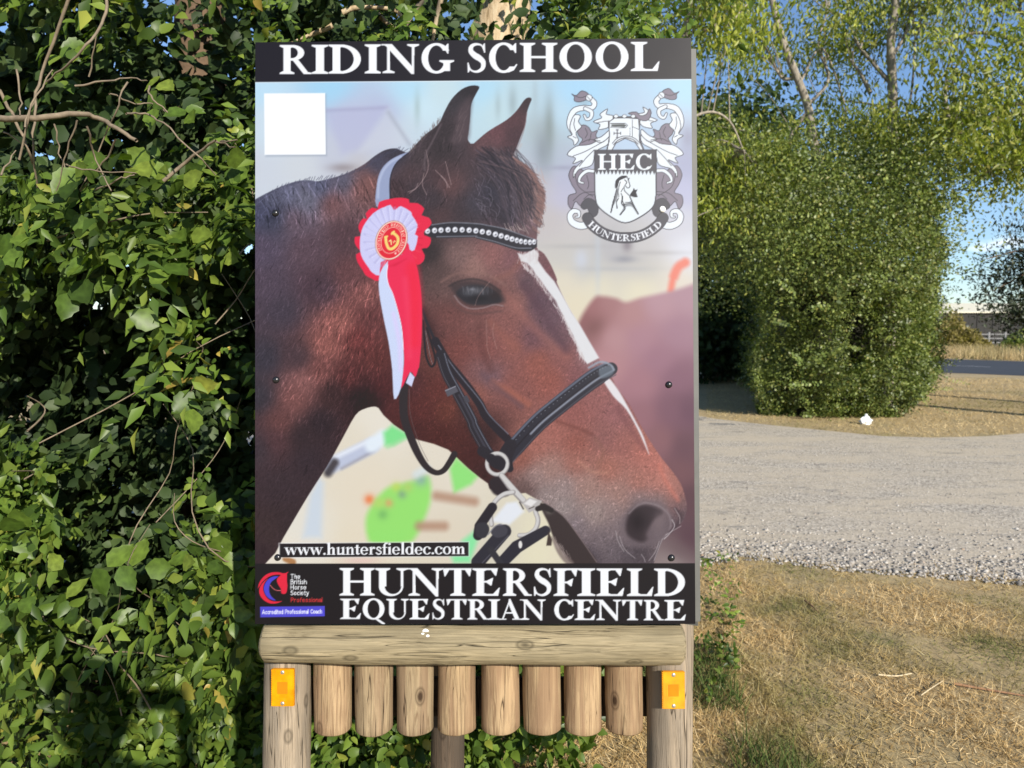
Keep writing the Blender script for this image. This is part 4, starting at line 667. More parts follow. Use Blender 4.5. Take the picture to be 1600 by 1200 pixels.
for px, py in ((430.5, 333), (431.5, 593.5), (434, 871), (1045, 601), (1049, 871.5)): dome('bolt_cap', .0072, .0055, M_blackpl, board, Lc(px, py) - np.array((0, .0002, 0)))
dome('bolt_cap', .0066, .005, M_wht, board, Lc(1035, 327) - np.array((0, .0002, 0)))['label'] = 'white bolt cap on the crest'
# timber
def log(name, p0, p1, r, mat, parent, seg=28, n=14, half=None, wob=.0012, bev=.004, flat=None):
    """round timber from p0 to p1 with small unevenness and bevelled ends"""
    p0, p1 = np.array(p0, float), np.array(p1, float); L = np.linalg.norm(p1 - p0); T = (p1 - p0) / L
    ref = np.array([0, 1., 0]) if abs(T[1]) < .9 else np.array([1., 0, 0]); A = np.cross(T, ref); A /= np.linalg.norm(A); B = np.cross(T, A)
    st = [0, bev] + list(np.linspace(0, L, n)[1:-1]) + [L - bev, L]; V = []
    ph = rng.uniform(0, 6.28, 6)
    for i, s in enumerate(st):
        rr = r - bev if i in (0, len(st) - 1) else r
        for k in range(seg):
            t = k / seg * 2 * math.pi; q = rr + wob * (math.sin(3 * t + ph[0] + s * 9) + math.sin(2 * t + ph[1] - s * 14) + .6 * math.sin(5 * t + s * 31 + ph[2]))
            o = A * q * math.cos(t) + B * q * math.sin(t)
            if flat is not None and o[1] > flat: o[1] = flat
            V.append(p0 + T * s + o)
    bm = bmesh.new(); vs = [bm.verts.new(q) for q in V]; m_ = len(st)
    for i in range(m_ - 1):
        for k in range(seg): a, b_ = i * seg + k, i * seg + (k + 1) % seg; bm.faces.new((vs[a], vs[b_], vs[b_ + seg], vs[a + seg]))
    bm.faces.new(vs[:seg]); bm.faces.new(vs[-seg:]); me = bm_mesh(name, bm)
    for f in me.polygons: f.use_smooth = len(f.vertices) == 4
    return link(name, me, mat, parent)
M_rail = wood('weathered_rail', 0, (.085, .068, .040), (.275, .232, .145), (.170, .148, .096)); M_post = wood('weathered_post', 2, (.085, .066, .046), (.275, .228, .168), (.17, .15, .122)); M_peg = wood('fresh_peg', 2, (.115, .066, .036), (.325, .238, .140), (.180, .108, .066)); M_dark = wood('dark_timber', 2, (.03, .023, .016), (.085, .064, .046), (.055, .046, .036))  # last one is the timber pattern in a darker tone
def zof(py, Y): return Lc(800, py, Y)[2]
RY = .050
log('rail', (Lc(414, 1003, RY)[0], RY, zof(1002, RY)), (Lc(1066, 1003, RY)[0], RY, zof(1005, RY)), .0445, M_rail, sign, n=30, bev=.008)
PYc = .150
for a, b_ in ((413, 485), (1010, 1083)):
    xm, rr = (Lc(a, 1120, PYc)[0] + Lc(b_, 1120, PYc)[0]) / 2, (Lc(b_, 1120, PYc)[0] - Lc(a, 1120, PYc)[0]) / 2
    log('post', (xm, PYc, -.12), (xm, PYc, ZC + .3), rr - .001, M_post, sign, n=40, wob=.0011)
for a, b_ in ((490, 551), (553, 615), (618.5, 679), (683, 745), (750, 813), (816, 877.5), (880, 941.5), (944.5, 1005.5)):
    xm, rr = (Lc(a, 1090, .152)[0] + Lc(b_, 1090, .152)[0]) / 2, (Lc(b_, 1090, .152)[0] - Lc(a, 1090, .152)[0]) / 2
    log('peg', (xm, .152, zof(1138 + rng.uniform(-1.5, 1.5), .152)), (xm, .152, zof(985, .152)), rr - .0022, M_peg, sign, n=12, wob=.0008, flat=.034)
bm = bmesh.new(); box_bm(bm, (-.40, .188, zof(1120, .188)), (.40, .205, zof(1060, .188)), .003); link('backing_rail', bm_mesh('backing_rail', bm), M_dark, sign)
log('rear_rail', (.475, .215, zof(1003, .2)), (-.42, .62, zof(1003, .2)), .043, M_rail, sign, n=20)
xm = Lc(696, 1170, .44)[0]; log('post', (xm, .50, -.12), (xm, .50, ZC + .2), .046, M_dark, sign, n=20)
# second board, back to back in a V, its edge seen past the front one
bm = bmesh.new(); box_bm(bm, (0, 0, -.6), (.9, .006, .6)); rb_ = link('rear_board', bm_mesh('rear_board', bm), M_alu, sign); rb_.location = (.463, .030, ZC - .012); rb_.rotation_euler = (0, 0, R(153))
bm = bmesh.new(); box_bm(bm, (W2 + .001, .008, ZC - H2 + .002), (W2 + .0125, .03, ZC + H2 - .018), .001); link('edge_trim', bm_mesh('edge_trim', bm), M_alu, sign)
# amber reflectors
m, n, b = mat_new('amber_reflector'); v = coords(n, (1, 1, 1)); wv = N(n, 'ShaderNodeTexWave', Scale=210.); wv.bands_direction = 'Z'; n.links.new(v, wv.inputs['Vector']); nf = noise(n, v, 30, 3)
n.links.new(mixc(n, .5, ramp(n, wv.outputs['Fac'], [(.2, (.55, .20, .001)), (.8, (.74, .32, .002))]), ramp(n, nf, [(.35, (.50, .17, .0)), (.65, (.78, .36, .003))])), b.inputs['Base Color']); b.inputs['Roughness'].default_value = .22; b.inputs['Specular IOR Level'].default_value = .2; bump(n, b, wv.outputs['Fac'], .5, .001); M_amber = m
M_amberd = plain('amber_prism_block', (.46, .16, .001), .3)
for x0, x1, y0, y1 in ((424, 458.5, 1046, 1104), (1035.5, 1069.5, 1050, 1108)):
    A, B = Lc(x0, y1, .088), Lc(x1, y0, .088); bm = bmesh.new(); box_bm(bm, (A[0], .088, A[2]), (B[0], .0985, B[2]), .0012); rf = link('reflector', bm_mesh('reflector', bm), M_amber, sign)
    cx = (A[0] + B[0]) / 2
    bm = bmesh.new(); box_bm(bm, (cx - .011, .0872, (A[2] + B[2]) / 2 - .013), (cx + .011, .0895, (A[2] + B[2]) / 2 + .013), .0006); link('prism_block', bm_mesh('prism_block', bm), M_amberd, rf)
    for z in (A[2] + .0065, B[2] - .0065): dome('screw', .0044, .0016, M_steel, rf, (cx, .0878, z))
    k = 20
    for sx in (A[0], B[0]):
        bm = bmesh.new()
        for j in range(k): z = A[2] + (B[2] - A[2]) * (j + .5) / k; box_bm(bm, (sx - .0010, .0888, z - .0011), (sx + .0010, .0965, z + .0011))
        link('ribbed_edge', bm_mesh('ribbed_edge', bm), M_amber, rf)
M_drop = plain('white_splash', (.6, .6, .58), .7)
for px, py, r_ in ((664, 990, .0075), (660, 993, .0045), (668, 995, .004)):
    zz = zof(py, .01); dz = zz - zof(1003, RY); dome('bird_dropping', r_, .0012, M_drop, sign, (Lc(px, py, .01)[0], RY - math.sqrt(max(.0445 ** 2 - dz * dz, 1e-4)) + .0002, zz))
# small marks on the rail: a splash and screw heads
dome('screw', .0042, .002, M_steel, sign, (Lc(1049, 1034, .03)[0], .0235, zof(1032, .03)))
# ------------------------------------------------------------------ vegetation
def U(a, b, n): return rng.uniform(a, b, n)
def rand_dir(n): return nrmz(rng.normal(0, 1, (n, 3)))
def put(name, vf, mat, parent=None, kind=None, smooth=False):
    o = link(name, mesh_np(name, *vf, smooth=smooth), mat, parent)
    if kind: o['kind'] = kind
    return o
def sprigs(S, D, L, k, ln, wd, kind, face=(-.25, -.8, .55), spread=.55, droop=.35, keep=None):
    """leafy shoots: k leaves in two rows along each shoot; returns leaf frames and the shoot lines"""
    Nn = len(S); D = nrmz(D); side = nrmz(np.cross(D, np.array(face)) + .2 * rng.normal(0, 1, (Nn, 3)))
    t = (np.arange(k) + 1) / k; sg = np.where(np.arange(k) % 2 == 0, 1, -1.)
    Lr = L * U(.7, 1.3, Nn); bend = np.array((0, 0, -1.))
    P = S[:, None] + D[:, None] * (t[None, :, None] * Lr[:, None, None]) + bend * (droop * t[None, :, None] ** 2 * Lr[:, None, None] * .5)
    A = D[:, None] * .45 + side[:, None] * sg[None, :, None] * 1. + bend * droop * .6 + .25 * rng.normal(0, 1, (Nn, k, 3)); A[:, -1] = D - np.array((0, 0, droop))
    F_ = np.array(face) + spread * rng.normal(0, 1, (Nn, 1, 3)) + .3 * rng.normal(0, 1, (Nn, k, 3))
    sz = U(.65, 1.25, (Nn, 1)) * U(.8, 1.1, (Nn, k))
    return P.reshape(-1, 3), A.reshape(-1, 3), F_.reshape(-1, 3), (ln * sz).ravel(), (wd * sz).ravel()
G_ = lambda r, g, b_: (r, g, b_)
M_hedge = leaf_mat('hedge_leaf', [(0, (.032, .058, .011)), (.3, (.062, .108, .018)), (.7, (.104, .160, .025)), (.95, (.160, .208, .036)), (.985, (.22, .23, .04)), (1, (.34, .24, .06))], .42, .28, 3.0, .28, .35)
M_under = leaf_mat('shaded_leaf', [(0, (.018, .034, .011)), (.5, (.035, .062, .018)), (1, (.06, .09, .028))], .55, .15, None, .25)  # leaf colour darkened to carry the shade of deep foliage
M_ash = leaf_mat('ash_leaf', [(0, (.085, .118, .018)), (.5, (.20, .235, .038)), (.9, (.33, .335, .064)), (1, (.22, .20, .06))], .45, .38, 1.0, .4, .5)
M_haw = leaf_mat('hawthorn_leaf', [(0, (.060, .085, .022)), (.5, (.122, .160, .040)), (.9, (.195, .225, .058)), (1, (.21, .19, .05))], .45, .25, 1.8, .4, .45)
M_fardark = leaf_mat('far_tree_leaf', [(0, (.018, .028, .016)), (1, (.045, .06, .03))], .5, .12)
M_gold = leaf_mat('golden_shrub_leaf', [(0, (.17, .14, .045)), (1, (.33, .27, .11))], .6, .3)
M_twig = plain('twig_bark', (.17, .13, .085), .85, 0, .3, 60); M_bark = plain('dark_bark', (.11, .07, .04), .9, 0, .35, 40)
m, n, b = mat_new('pale_bark'); v = coords(n, (1, 1, .25)); f = noise(n, v, 26, 5, .6, 1.5); f2 = noise(n, v, 5, 3, .5, .6)
n.links.new(mixc(n, ramp(n, f2, [(.56, (0, 0, 0)), (.60, (1, 1, 1))]), ramp(n, f, [(.35, (.22, .155, .08)), (.5, (.40, .30, .18)), (.7, (.46, .38, .25))]), (.085, .07, .05)), b.inputs['Base Color']); b.inputs['Roughness'].default_value = .85; bump(n, b, f, .5, .01); M_pale = m
m, n, b = mat_new('ash_bark'); f = noise(n, coords(n, (1, 1, .3)), 30, 5); n.links.new(ramp(n, f, [(.3, (.13, .11, .085)), (.7, (.33, .29, .23))]), b.inputs['Base Color']); b.inputs['Roughness'].default_value = .9; M_ashbark = m

# --- roadside hedge on the left and behind the sign
hedge = tag(empty('roadside_hedge', (-1.2, 2.6, 0)), 'dense tangled hedge of bramble, ivy and elder leaves behind the sign', 'hedge'); HO = np.array((-1.2, 2.6, 0))
def hedge_front(x, z):
    P = np.stack([x, np.zeros_like(x), z], -1); return 2.02 + .17 * noise3(P, 1.5) + .09 * noise3(P + 9, 4.) + np.clip((x + .75) * 1.1, 0, .75) + np.clip(1. - z, 0, 1) * .10 + .38 * np.clip((.92 - z) / .3, 0, 1) * np.clip((x + 1.32) / .22, 0, 1) * np.clip((-.45 - x) / .2, 0, 1)  # last term hollows the hedge foot so its overhang throws shade
def hedge_pts(n, x0, x1, z0, z1, d0, d1, thr, sc=2.2):
    x, z = U(x0, x1, n), U(z0, z1, n); dd = U(0, 1, n) ** 1.4 * (d1 - d0) + d0; P = np.stack([x, hedge_front(x, z) + dd, z], -1)
    return P[(noise3(P + 3, sc) + .5 * noise3(P, 6.)) > thr]
acc_o, acc_l, acc_u, stems = [], [], [], []
def wpx(P):
    dz = P[:, 1] * CP - (P[:, 2] - CAM_H) * SP; up = P[:, 1] * SP + (P[:, 2] - CAM_H) * CP; return 800 + FPX * P[:, 0] / dz, 600 - FPX * up / dz
def thin(P):
    x, y = wpx(P); e = ((x - 150) / 190) ** 2 + ((y - 170) / 170) ** 2; k = np.clip((1.15 - e) * 1.6, 0, .84)
    k = np.where((x > 728) & (x < 842) & (y < 90), 1, k); k = np.where((x > 262) & (x < 352) & (y < 130), 1, k); return P[U(0, 1, len(P)) >= k]
def add_sprigs(n, d0, d1, thr, kind, k, L, ln, wd, dst, rngx=(-2.7, .5), rngz=(.02, 2.9), up=-.1, droop=.35, spread=.5):
    S = hedge_pts(n, *rngx, *rngz, d0, d1, thr); S = thin(S) if d1 < .5 else S[[not ((730 < a < 840 and c < 90) or (268 < a < 354 and c < 120 and q[1] < 3.35)) for a, c, q in zip(*wpx(S), S)]]; D = np.array((-.1, -.35, up)) + rng.normal(0, .55, (len(S), 3))
    dst.append(sprigs(S, D, L, k, ln, wd, kind, spread=spread, droop=droop)); return S, D
add_sprigs(1700, -.05, .16, .05, 'lance', 9, .21, .068, .027, acc_l, droop=.6)
add_sprigs(2300, -.04, .24, .12, 'ovate', 5, .12, .066, .050, acc_o)
add_sprigs(2600, .0, .3, .0, 'ovate', 6, .10, .040, .036, acc_o)
add_sprigs(2300, -.02, .25, .0, 'ovate', 6, .09, .026, .019, acc_o)
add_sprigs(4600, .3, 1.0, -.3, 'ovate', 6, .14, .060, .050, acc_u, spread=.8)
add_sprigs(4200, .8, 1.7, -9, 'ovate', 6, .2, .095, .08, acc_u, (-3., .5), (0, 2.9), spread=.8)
add_sprigs(1300, .0, .25, -.6, 'ovate', 5, .09, .045, .034, acc_o, (-1.0, .42), (.0, .55))
S = np.stack([U(-1.5, .22, 1700), U(2.1, 3.1, 1700), U(0, .32, 1700)], -1); acc_o.append(sprigs(S, np.array((0, -.3, .6)) + rng.normal(0, .5, S.shape), .1, 5, .045, .033, 'ovate', face=(0, -.5, .8)))
def cat(a): return [np.concatenate([q[i] for q in a]) for i in range(5)]
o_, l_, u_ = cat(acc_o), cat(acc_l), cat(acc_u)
# the 300 leaves that show largest are pieces of their own
vis = np.where((o_[0][:, 0] < -.66) & (o_[0][:, 0] > -1.5) & (o_[0][:, 2] > .7) & (o_[0][:, 2] < 2.5) & (o_[3] > .05))[0]
front = vis[np.argsort(o_[0][vis, 1] - 6 * o_[3][vis])[:300]]; rest = np.setdiff1d(np.arange(len(o_[0])), front)
put('foliage', join_vf([leaves('ovate', *[q[rest] for q in o_][:1], o_[1][rest], o_[2][rest], o_[3][rest], o_[4][rest]), leaves('lance', *l_)]), M_hedge, hedge, 'stuff').location = -HO
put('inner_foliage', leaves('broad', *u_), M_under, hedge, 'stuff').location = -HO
t = np.linspace(0, 1, 9); half = np.interp(t, [0, .12, .3, .5, .75, 1], [.02, .26, .44, .42, .24, 0]) ; half[1:-1] += np.where(np.arange(7) % 2, .035, -.02)
V = np.concatenate([np.stack([t, half, .10 * half - .08 * t ** 2], 1), np.stack([t, 0 * t, -.03 * np.sin(t * 3) - .10 * t ** 2], 1), np.stack([t, -half, .10 * half - .08 * t ** 2], 1)]); Fq = []
for i in range(8): Fq += [[i, 9 + i, 10 + i], [i, 10 + i, i + 1], [9 + i, 18 + i, 19 + i], [9 + i, 19 + i, 10 + i]]
lm = mesh_np('leaf', V, Fq, True); lm.materials.append(M_hedge)
for i in front:
    a = nrmz(o_[1][i]); s_ = nrmz(np.cross(o_[2][i], a)); nn = np.cross(a, s_); o = link('leaf', lm, None, hedge); ln = o_[3][i] * 1.15; wd = o_[4][i] * 1.2; p_ = o_[0][i] - HO
    o.matrix_local = Matrix([[a[0] * ln, s_[0] * wd, nn[0] * ln, p_[0]], [a[1] * ln, s_[1] * wd, nn[1] * ln, p_[1]], [a[2] * ln, s_[2] * wd, nn[2] * ln, p_[2]], [0, 0, 0, 1]])
# bare shoots in the upper left, each one a part
tw = ['430,0 260,470 220,660 205,900 235,1180', '670,0 640,150 540,280 420,410 290,510', '0,570 100,760 180,940 215,1060', '0,745 240,735 480,715 620,740 720,800 850,880', '480,540 640,510 790,490 920,510', '690,580 840,650 960,650 1050,700', '800,715 900,715 1020,770 1220,960 1350,1090', '1020,1130 1180,1000 1350,880', '1340,880 1400,890 1475,870', '1350,885 1475,925', '790,520 740,650 640,880 500,1190', '720,870 650,1020 500,1200', '550,790 600,1000 690,1190', '340,780 380,960 460,1200', '410,1035 560,1060 850,1075', '600,1190 730,1130 840,1090', '120,1000 200,660 330,440', '480,750 420,940 350,1200', '0,1090 100,940', '150,800 210,640', '100,430 130,620 125,720', '930,540 940,600 1050,700', '560,480 600,220', '20,820 130,890']
for i, s_ in enumerate(tw):
    q = pts(s_, 0, 0, 4.); Y0 = 1.78 + .2 * rng.uniform(); P3 = np.array([np.array(at(x, y, Y0 + .05 * math.sin(k * 1.7 + i))) for k, (x, y) in enumerate(q)]); P3 = smooth_path(P3, 4)
    w_ = (.0075 if i == 3 else .006 if i in (7,) else .0042 if i in (0, 1, 2) else .0026) * U(.85, 1.15, 1)[0]; P3 = P3 + rng.normal(0, .0018, P3.shape)
    put('branch', tubes([(P3 - HO, np.linspace(w_, w_ * .55, len(P3)))], 7), M_twig, hedge, smooth=True)
for i in range(46):            # more stems running through the face of the hedge
    x0, z0 = rng.uniform(-1.6, .3), rng.uniform(.1, 1.9); d = np.array((rng.normal(0, .5), -.08, rng.uniform(.1, 1))); L = rng.uniform(.2, .7); q = []
    for k in range(5): s_ = k / 4 * L; x, z = x0 + d[0] * s_, z0 + d[2] * s_; q.append((x, float(hedge_front(np.array([x]), np.array([z]))[0]) + .05 + .05 * math.sin(k + i), z))
    r0 = rng.uniform(.0015, .0035); put('branch', tubes([(smooth_path(q, 3) - HO, np.linspace(r0, r0 * .5, 13))], 5), M_twig, hedge, smooth=True)
# --- trunks just behind
def tree(name, label, base, trunk_paths, mat_bark, crowns, leafm, group=None, branch=True):
    t = tag(empty(name, base), label, 'tree', group); b0 = np.array(base, float)
    pr = [(np.array(p) - b0, r_) for p, r_ in trunk_paths]; put('trunk', tubes(pr[:1], 16), mat_bark, t, smooth=True)
    for p_ in pr[1:]: put('branch', tubes([p_], 8), mat_bark, t, smooth=True)
    if crowns is not None: v, f = crowns; put('crown', (v - b0, f), leafm, t, 'stuff')
    return t
def crown(C, per, rad, ln, wd, kind='dia', droop=.7, flat=.7):
    Nn = len(C); P = (C[:, None] + rng.normal(0, 1, (Nn, per, 3)) * np.array((1, 1, flat)) * rad * .5).reshape(-1, 3)
    A = np.repeat(nrmz(rng.normal(0, 1, (Nn, 3)) + np.array((0, 0, -droop))), per, 0) + .55 * rng.normal(0, 1, (Nn * per, 3)) + np.array((0, 0, -droop * .6))
    return leaves(kind, P, A, np.repeat(1.15 * rng.normal(0, 1, (Nn, 3)), per, 0) + .55 * rng.normal(0, 1, (Nn * per, 3)) + np.array((.3, -.55, .5)), ln * U(.6, 1.25, Nn * per), wd * U(.7, 1.2, Nn * per))
def px_pts(s_, Y, dy=0.): return smooth_path([np.array(at(x, y, Y)) + np.array((0, dy * k, 0)) for k, (x, y) in enumerate(pts(s_))], 5)
def region(n, x0, x1, y0, y1, Y0, Y1): return np.array([np.array(at(x, y, Y)) for x, y, Y in zip(U(x0, x1, n), U(y0, y1, n), U(Y0, Y1, n))])
# dark ivy trunk
p_ = px_pts('322,-260 318,-60 314,60 312,180 316,330 318,560', 3.3)[::-1]; p_ = np.vstack([[p_[0][0], 3.3, 0], p_])
C = np.vstack([region(150, 120, 520, -320, -20, 2.9, 4.2), region(60, 370, 700, -60, 40, 3., 3.8)]); C = C[[not (235 < a < 390 and c > -150 and q[1] < 3.6) for a, c, q in zip(*wpx(C), C)]]
tree('ivy_tree', 'dark brown trunk in deep shade, rising out of the hedge among ivy', (p_[0][0], 3.3, 0), [(p_, np.linspace(.13, .10, len(p_)))], M_bark, crown(C, 26, .42, .07, .045, 'broad', .4), M_under)
# pale trunk above the sign
p_ = px_pts('792,-330 790,-160 792,-40 786,30 776,90 770,300', 3.9)[::-1]; p_ = np.vstack([[p_[0][0] - .03, 3.9, 0], p_])
rr = np.interp(p_[:, 2], [0, 2.9, 3.3, 3.6, 5], [.21, .17, .128, .118, .09])
C = np.vstack([region(110, 400, 690, -260, 75, 3.3, 4.6), region(120, 880, 1040, -260, 60, 3.4, 5.2)])
br = [(px_pts(s_, Y), np.linspace(.012, .005, 5 * (len(s_.split()) - 1) + 1)) for s_, Y in (('870,0 890,25 920,62 940,80', 3.6), ('905,0 908,30 918,64', 3.7), ('535,20 560,12 620,18 640,60', 2.9), ('660,0 640,30 620,70', 3.), ('690,-5 680,40 675,70', 3.), ('520,40 450,70', 2.9), ('585,18 610,40 650,66', 3.))]
tree('pale_barked_tree', 'sunlit pale tan tree trunk with dark scars behind the top of the sign', (p_[0][0], 3.9, 0), [(p_, rr)] + br, M_pale, crown(C, 22, .40, .060, .03, 'lance', .7), M_hedge)

# --- clipped hawthorn bush across the track
HC = 4.05
b0 = G(1325, 662); bush = tag(empty('clipped_bush', b0), 'tall dense clipped hawthorn hedge end standing on the far side of the gravel', 'bush'); B0 = np.array(b0)
fl, frt = np.array(G(1188, 655))[:2], np.array(G(1456, 657))[:2]; back = np.array((.40, .916)) * 8.5; bl, brr = fl + np.array((.30, .95)) * 9, frt + np.array((.485, .875)) * 9
def shell(n, thick=.35, clump=.14):
    L1, L2, L3 = np.linalg.norm(frt - fl), np.linalg.norm(brr - frt), np.linalg.norm(bl - fl); fc = rng.choice(4, n, p=[.46, .24, .10, .20]); u, v, dd = U(0, 1, n), U(0, 1, n), U(0, 1, n) ** 2 * thick
    P = np.zeros((n, 3)); Nn = np.zeros((n, 3))
    for k, (a, e, nn) in enumerate(((fl, frt, (0, -1)), (frt, brr, (.88, -.48)), (fl, bl, (-.95, .3)))):
        s_ = fc == k; nn = np.array(nn); q = a + (e - a) * u[s_][:, None] ; P[s_, :2] = q - nn * dd[s_][:, None]; P[s_, 2] = v[s_] * HC; Nn[s_] = (*nn, .2)
    s_ = fc == 3; q = fl + (frt - fl) * u[s_][:, None] + (bl - fl) * (v[s_] ** 1.6)[:, None]; P[s_, :2] = q; P[s_, 2] = HC - dd[s_]; Nn[s_] = (0, -.3, 1)
    P += Nn * (clump * noise3(P, 1.1) + .09 * noise3(P + 5, 2.9))[:, None]
    h = P[:, 2]; cx = (fl + frt) / 2; tuck = np.clip(.55 - h, 0, .55) * .7 + np.clip(h - 3.5, 0, 1) ** 2 * .6; d = np.r_[cx[0], cx[1] + 2.5] - P[:, :2]; P[:, :2] += d / (np.linalg.norm(d, axis=1)[:, None] + 1e-6) * tuck[:, None]
    P[:, 2] = np.clip(P[:, 2] + np.where(h > 3.4, .35 * noise3(P, .8), 0), .02, 9); return P, Nn
P, Nn = shell(125000, .45, .20); ok = (noise3(P, 1.9) + .5 * noise3(P + 2, 5)) > -.85; P, Nn = P[ok], Nn[ok]
A = nrmz(rng.normal(0, 1, P.shape) + Nn * .5); put('foliage', leaves('dia', P - B0, A, Nn * .7 + .9 * np.stack([noise3(P, 1.7), noise3(P + 7, 1.7), noise3(P + 13, 1.7)], -1) + rng.normal(0, .45, P.shape), .054 * U(.6, 1.3, len(P)), .040 * U(.7, 1.2, len(P))), M_haw, bush, 'stuff')
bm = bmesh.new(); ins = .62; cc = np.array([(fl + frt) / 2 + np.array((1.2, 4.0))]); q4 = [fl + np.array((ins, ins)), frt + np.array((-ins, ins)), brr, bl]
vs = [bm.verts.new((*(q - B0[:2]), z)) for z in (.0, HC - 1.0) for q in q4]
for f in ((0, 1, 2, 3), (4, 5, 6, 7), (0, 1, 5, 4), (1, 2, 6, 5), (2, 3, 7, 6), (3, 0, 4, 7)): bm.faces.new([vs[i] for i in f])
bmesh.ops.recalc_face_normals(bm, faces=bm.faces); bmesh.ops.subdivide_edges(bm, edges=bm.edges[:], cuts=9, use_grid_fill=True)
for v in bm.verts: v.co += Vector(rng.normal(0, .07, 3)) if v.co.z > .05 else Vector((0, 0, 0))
link('dark_core', bm_mesh('dark_core', bm), plain('dark_core', (.020, .020, .010), 1, 0, .5, 6), bush)  # near-black block standing for the bush's shaded inside, stops see-through
C = np.vstack([region(110, 1075, 1455, 235, 340, 10.8, 14), region(46, 1195, 1450, 325, 410, 10.75, 11.4), region(90, 1060, 1215, 230, 430, 11.5, 15), region(26, 1440, 1475, 260, 420, 11, 12)]); C = C[noise3(C, 1.) > -.7]
put('upper_foliage', (lambda v, f: (v - B0, f))(*crown(C, 190, .75, .056, .040, 'dia', .1, .9)), M_haw, bush, 'stuff')
Pq, Nq = shell(420, .02, .20); sh_ = sprigs(Pq, Nq + rng.normal(0, .45, Pq.shape) + np.array((0, 0, .25)), .42, 14, .052, .038, 'dia', droop=.25); put('outer_shoots', leaves('dia', sh_[0] - B0, *sh_[1:]), M_haw, bush, 'stuff')
SP_ = [(x, y, Y) for x, y, Y in ((1205, 500, 10.6), (1245, 462, 10.5), (1255, 572, 10.5), (1285, 600, 10.5), (1300, 480, 10.5))]
S = np.array([np.array(at(*q)) for q in SP_]).repeat(2, 0); D = rng.normal(0, 1, S.shape) * np.array((1, .3, .5)) + np.array((-.2, -.5, .2)); s5 = sprigs(S, D, .45, 16, .062, .046, 'dia', droop=.2); put('stray_shoots', leaves('dia', s5[0] - B0, *s5[1:]), M_haw, bush, 'stuff')
# --- ash trees behind it
def ashtree(label, Y, main, wpx, branches, C, per=95, rad=.62, ln=.13, wd=.045, mat=M_ash, lm=M_ash):
    p_ = px_pts(main, Y); p_ = np.vstack([[p_[0][0], Y, 0], p_]); r0 = wpx / FPX * Y / 2
    br = [(px_pts(s_, Y, .15), np.linspace(w_ / FPX * Y / 2, w_ / FPX * Y / 2 * .45, 5 * (len(s_.split()) - 1) + 1)) for s_, w_ in branches]
    tw = []
    for c in C[:: 2]:                 # twigs carrying the foliage, reaching back to the nearest limb
        allp = np.vstack([p_] + [q for q, _ in br]); e = allp[np.argmin(np.linalg.norm(allp - c - np.array((0, 0, -.8)), axis=1))]
        if np.linalg.norm(e - c) < 3.2: tw.append((smooth_path([e, (e + c) / 2 + np.array((0, 0, .12)), c], 3), np.linspace(.012, .004, 7)))
    t = tree('ash_tree', label, (p_[0][0], Y, 0), [(p_, np.linspace(r0, r0 * .55, len(p_)))] + br, M_ashbark, crown(C, per, rad, ln, wd, 'dia', 1.0), lm, 'ash trees behind the clipped bush')
    if tw: put('twigs', (lambda v, f: (v - np.array((p_[0][0], Y, 0)), f))(*tubes(tw, 4)), M_ashbark, t, 'stuff')
def clus(n, x0, x1, y0, y1, Y0, Y1, thr): C = region(n, x0, x1, y0, y1, Y0, Y1); return C[noise3(C, .62) + .35 * noise3(C + 4, 1.7) > thr]
ashtree('ash tree with slim leaning pale grey trunk above the clipped bush', 13.5, '1283,300 1278,255 1268,205 1262,165 1245,120 1222,60 1205,-10 1190,-120', 15, [('1262,175 1240,210 1250,245 1275,268', 7), ('1245,120 1225,115 1200,50 1170,0', 6), ('1262,165 1300,120 1290,60 1310,0', 6), ('1250,130 1290,70 1330,150 1340,170', 4)], clus(260, 1080, 1330, -150, 260, 12.6, 15.5, .18))
ashtree('ash tree with upright brownish trunk forking into ascending limbs', 14.5, '1398,300 1398,235 1396,180 1394,120 1392,60 1400,0 1396,-120', 17, [('1396,135 1375,100 1352,60 1345,20', 7), ('1360,145 1350,110 1340,85', 7), ('1396,180 1370,160 1330,150', 5), ('1400,205 1425,170 1440,110 1450,40', 5), ('1422,235 1425,190', 7), ('1393,90 1420,50 1440,-10', 6)], clus(330, 1290, 1500, -150, 250, 13.2, 17, .2))
ashtree('spreading ash tree whose long limbs arch down beside the clipped bush', 12.5, '1720,420 1715,300 1700,200 1690,100 1690,-60', 34, [('1700,160 1600,158 1540,172 1495,200 1440,222 1405,250', 9), ('1700,180 1600,172 1530,195 1480,215', 10), ('1490,195 1486,160 1496,100', 9), ('1700,230 1600,255 1520,270 1480,280', 7), ('1690,120 1600,60 1540,40 1480,60', 8), ('1690,60 1600,10 1540,-40', 8)], np.vstack([clus(300, 1460, 1760, -150, 250, 10.5, 14, .15), clus(20, 1480, 1700, 240, 320, 11.5, 13.5, .0)]))
ashtree('ash tree thick with foliage close beside the right edge of the sign', 10.5, '1030,640 1032,420 1040,300 1050,200 1060,120 1075,20 1080,-100', 14, [('1050,200 1110,170 1150,180 1178,224', 5), ('1060,120 1000,60 940,20', 6), ('1075,40 1130,40 1180,-10', 5)], np.vstack([clus(230, 890, 1190, -150, 230, 8.5, 12.5, .1), clus(90, 1085, 1200, 200, 330, 11, 13, -.5)]))
# dense trees, shade put into the leaf colour, closing the gap left of the bush
g = at(1130, 560, 24); C = region(520, 1000, 1225, 170, 580, 22, 27); thick = tree('thicket_tree', 'dark shaded tree mass where the lane bends behind the clipped bush', (g.x, 24, 0), [(np.array([(g.x, 24, z) for z in (0, 2, 4, 6.5)]), np.array((.2, .17, .14, .08)))], M_bark, crown(C, 60, 1.2, .24, .17, 'dia', .3), M_under)
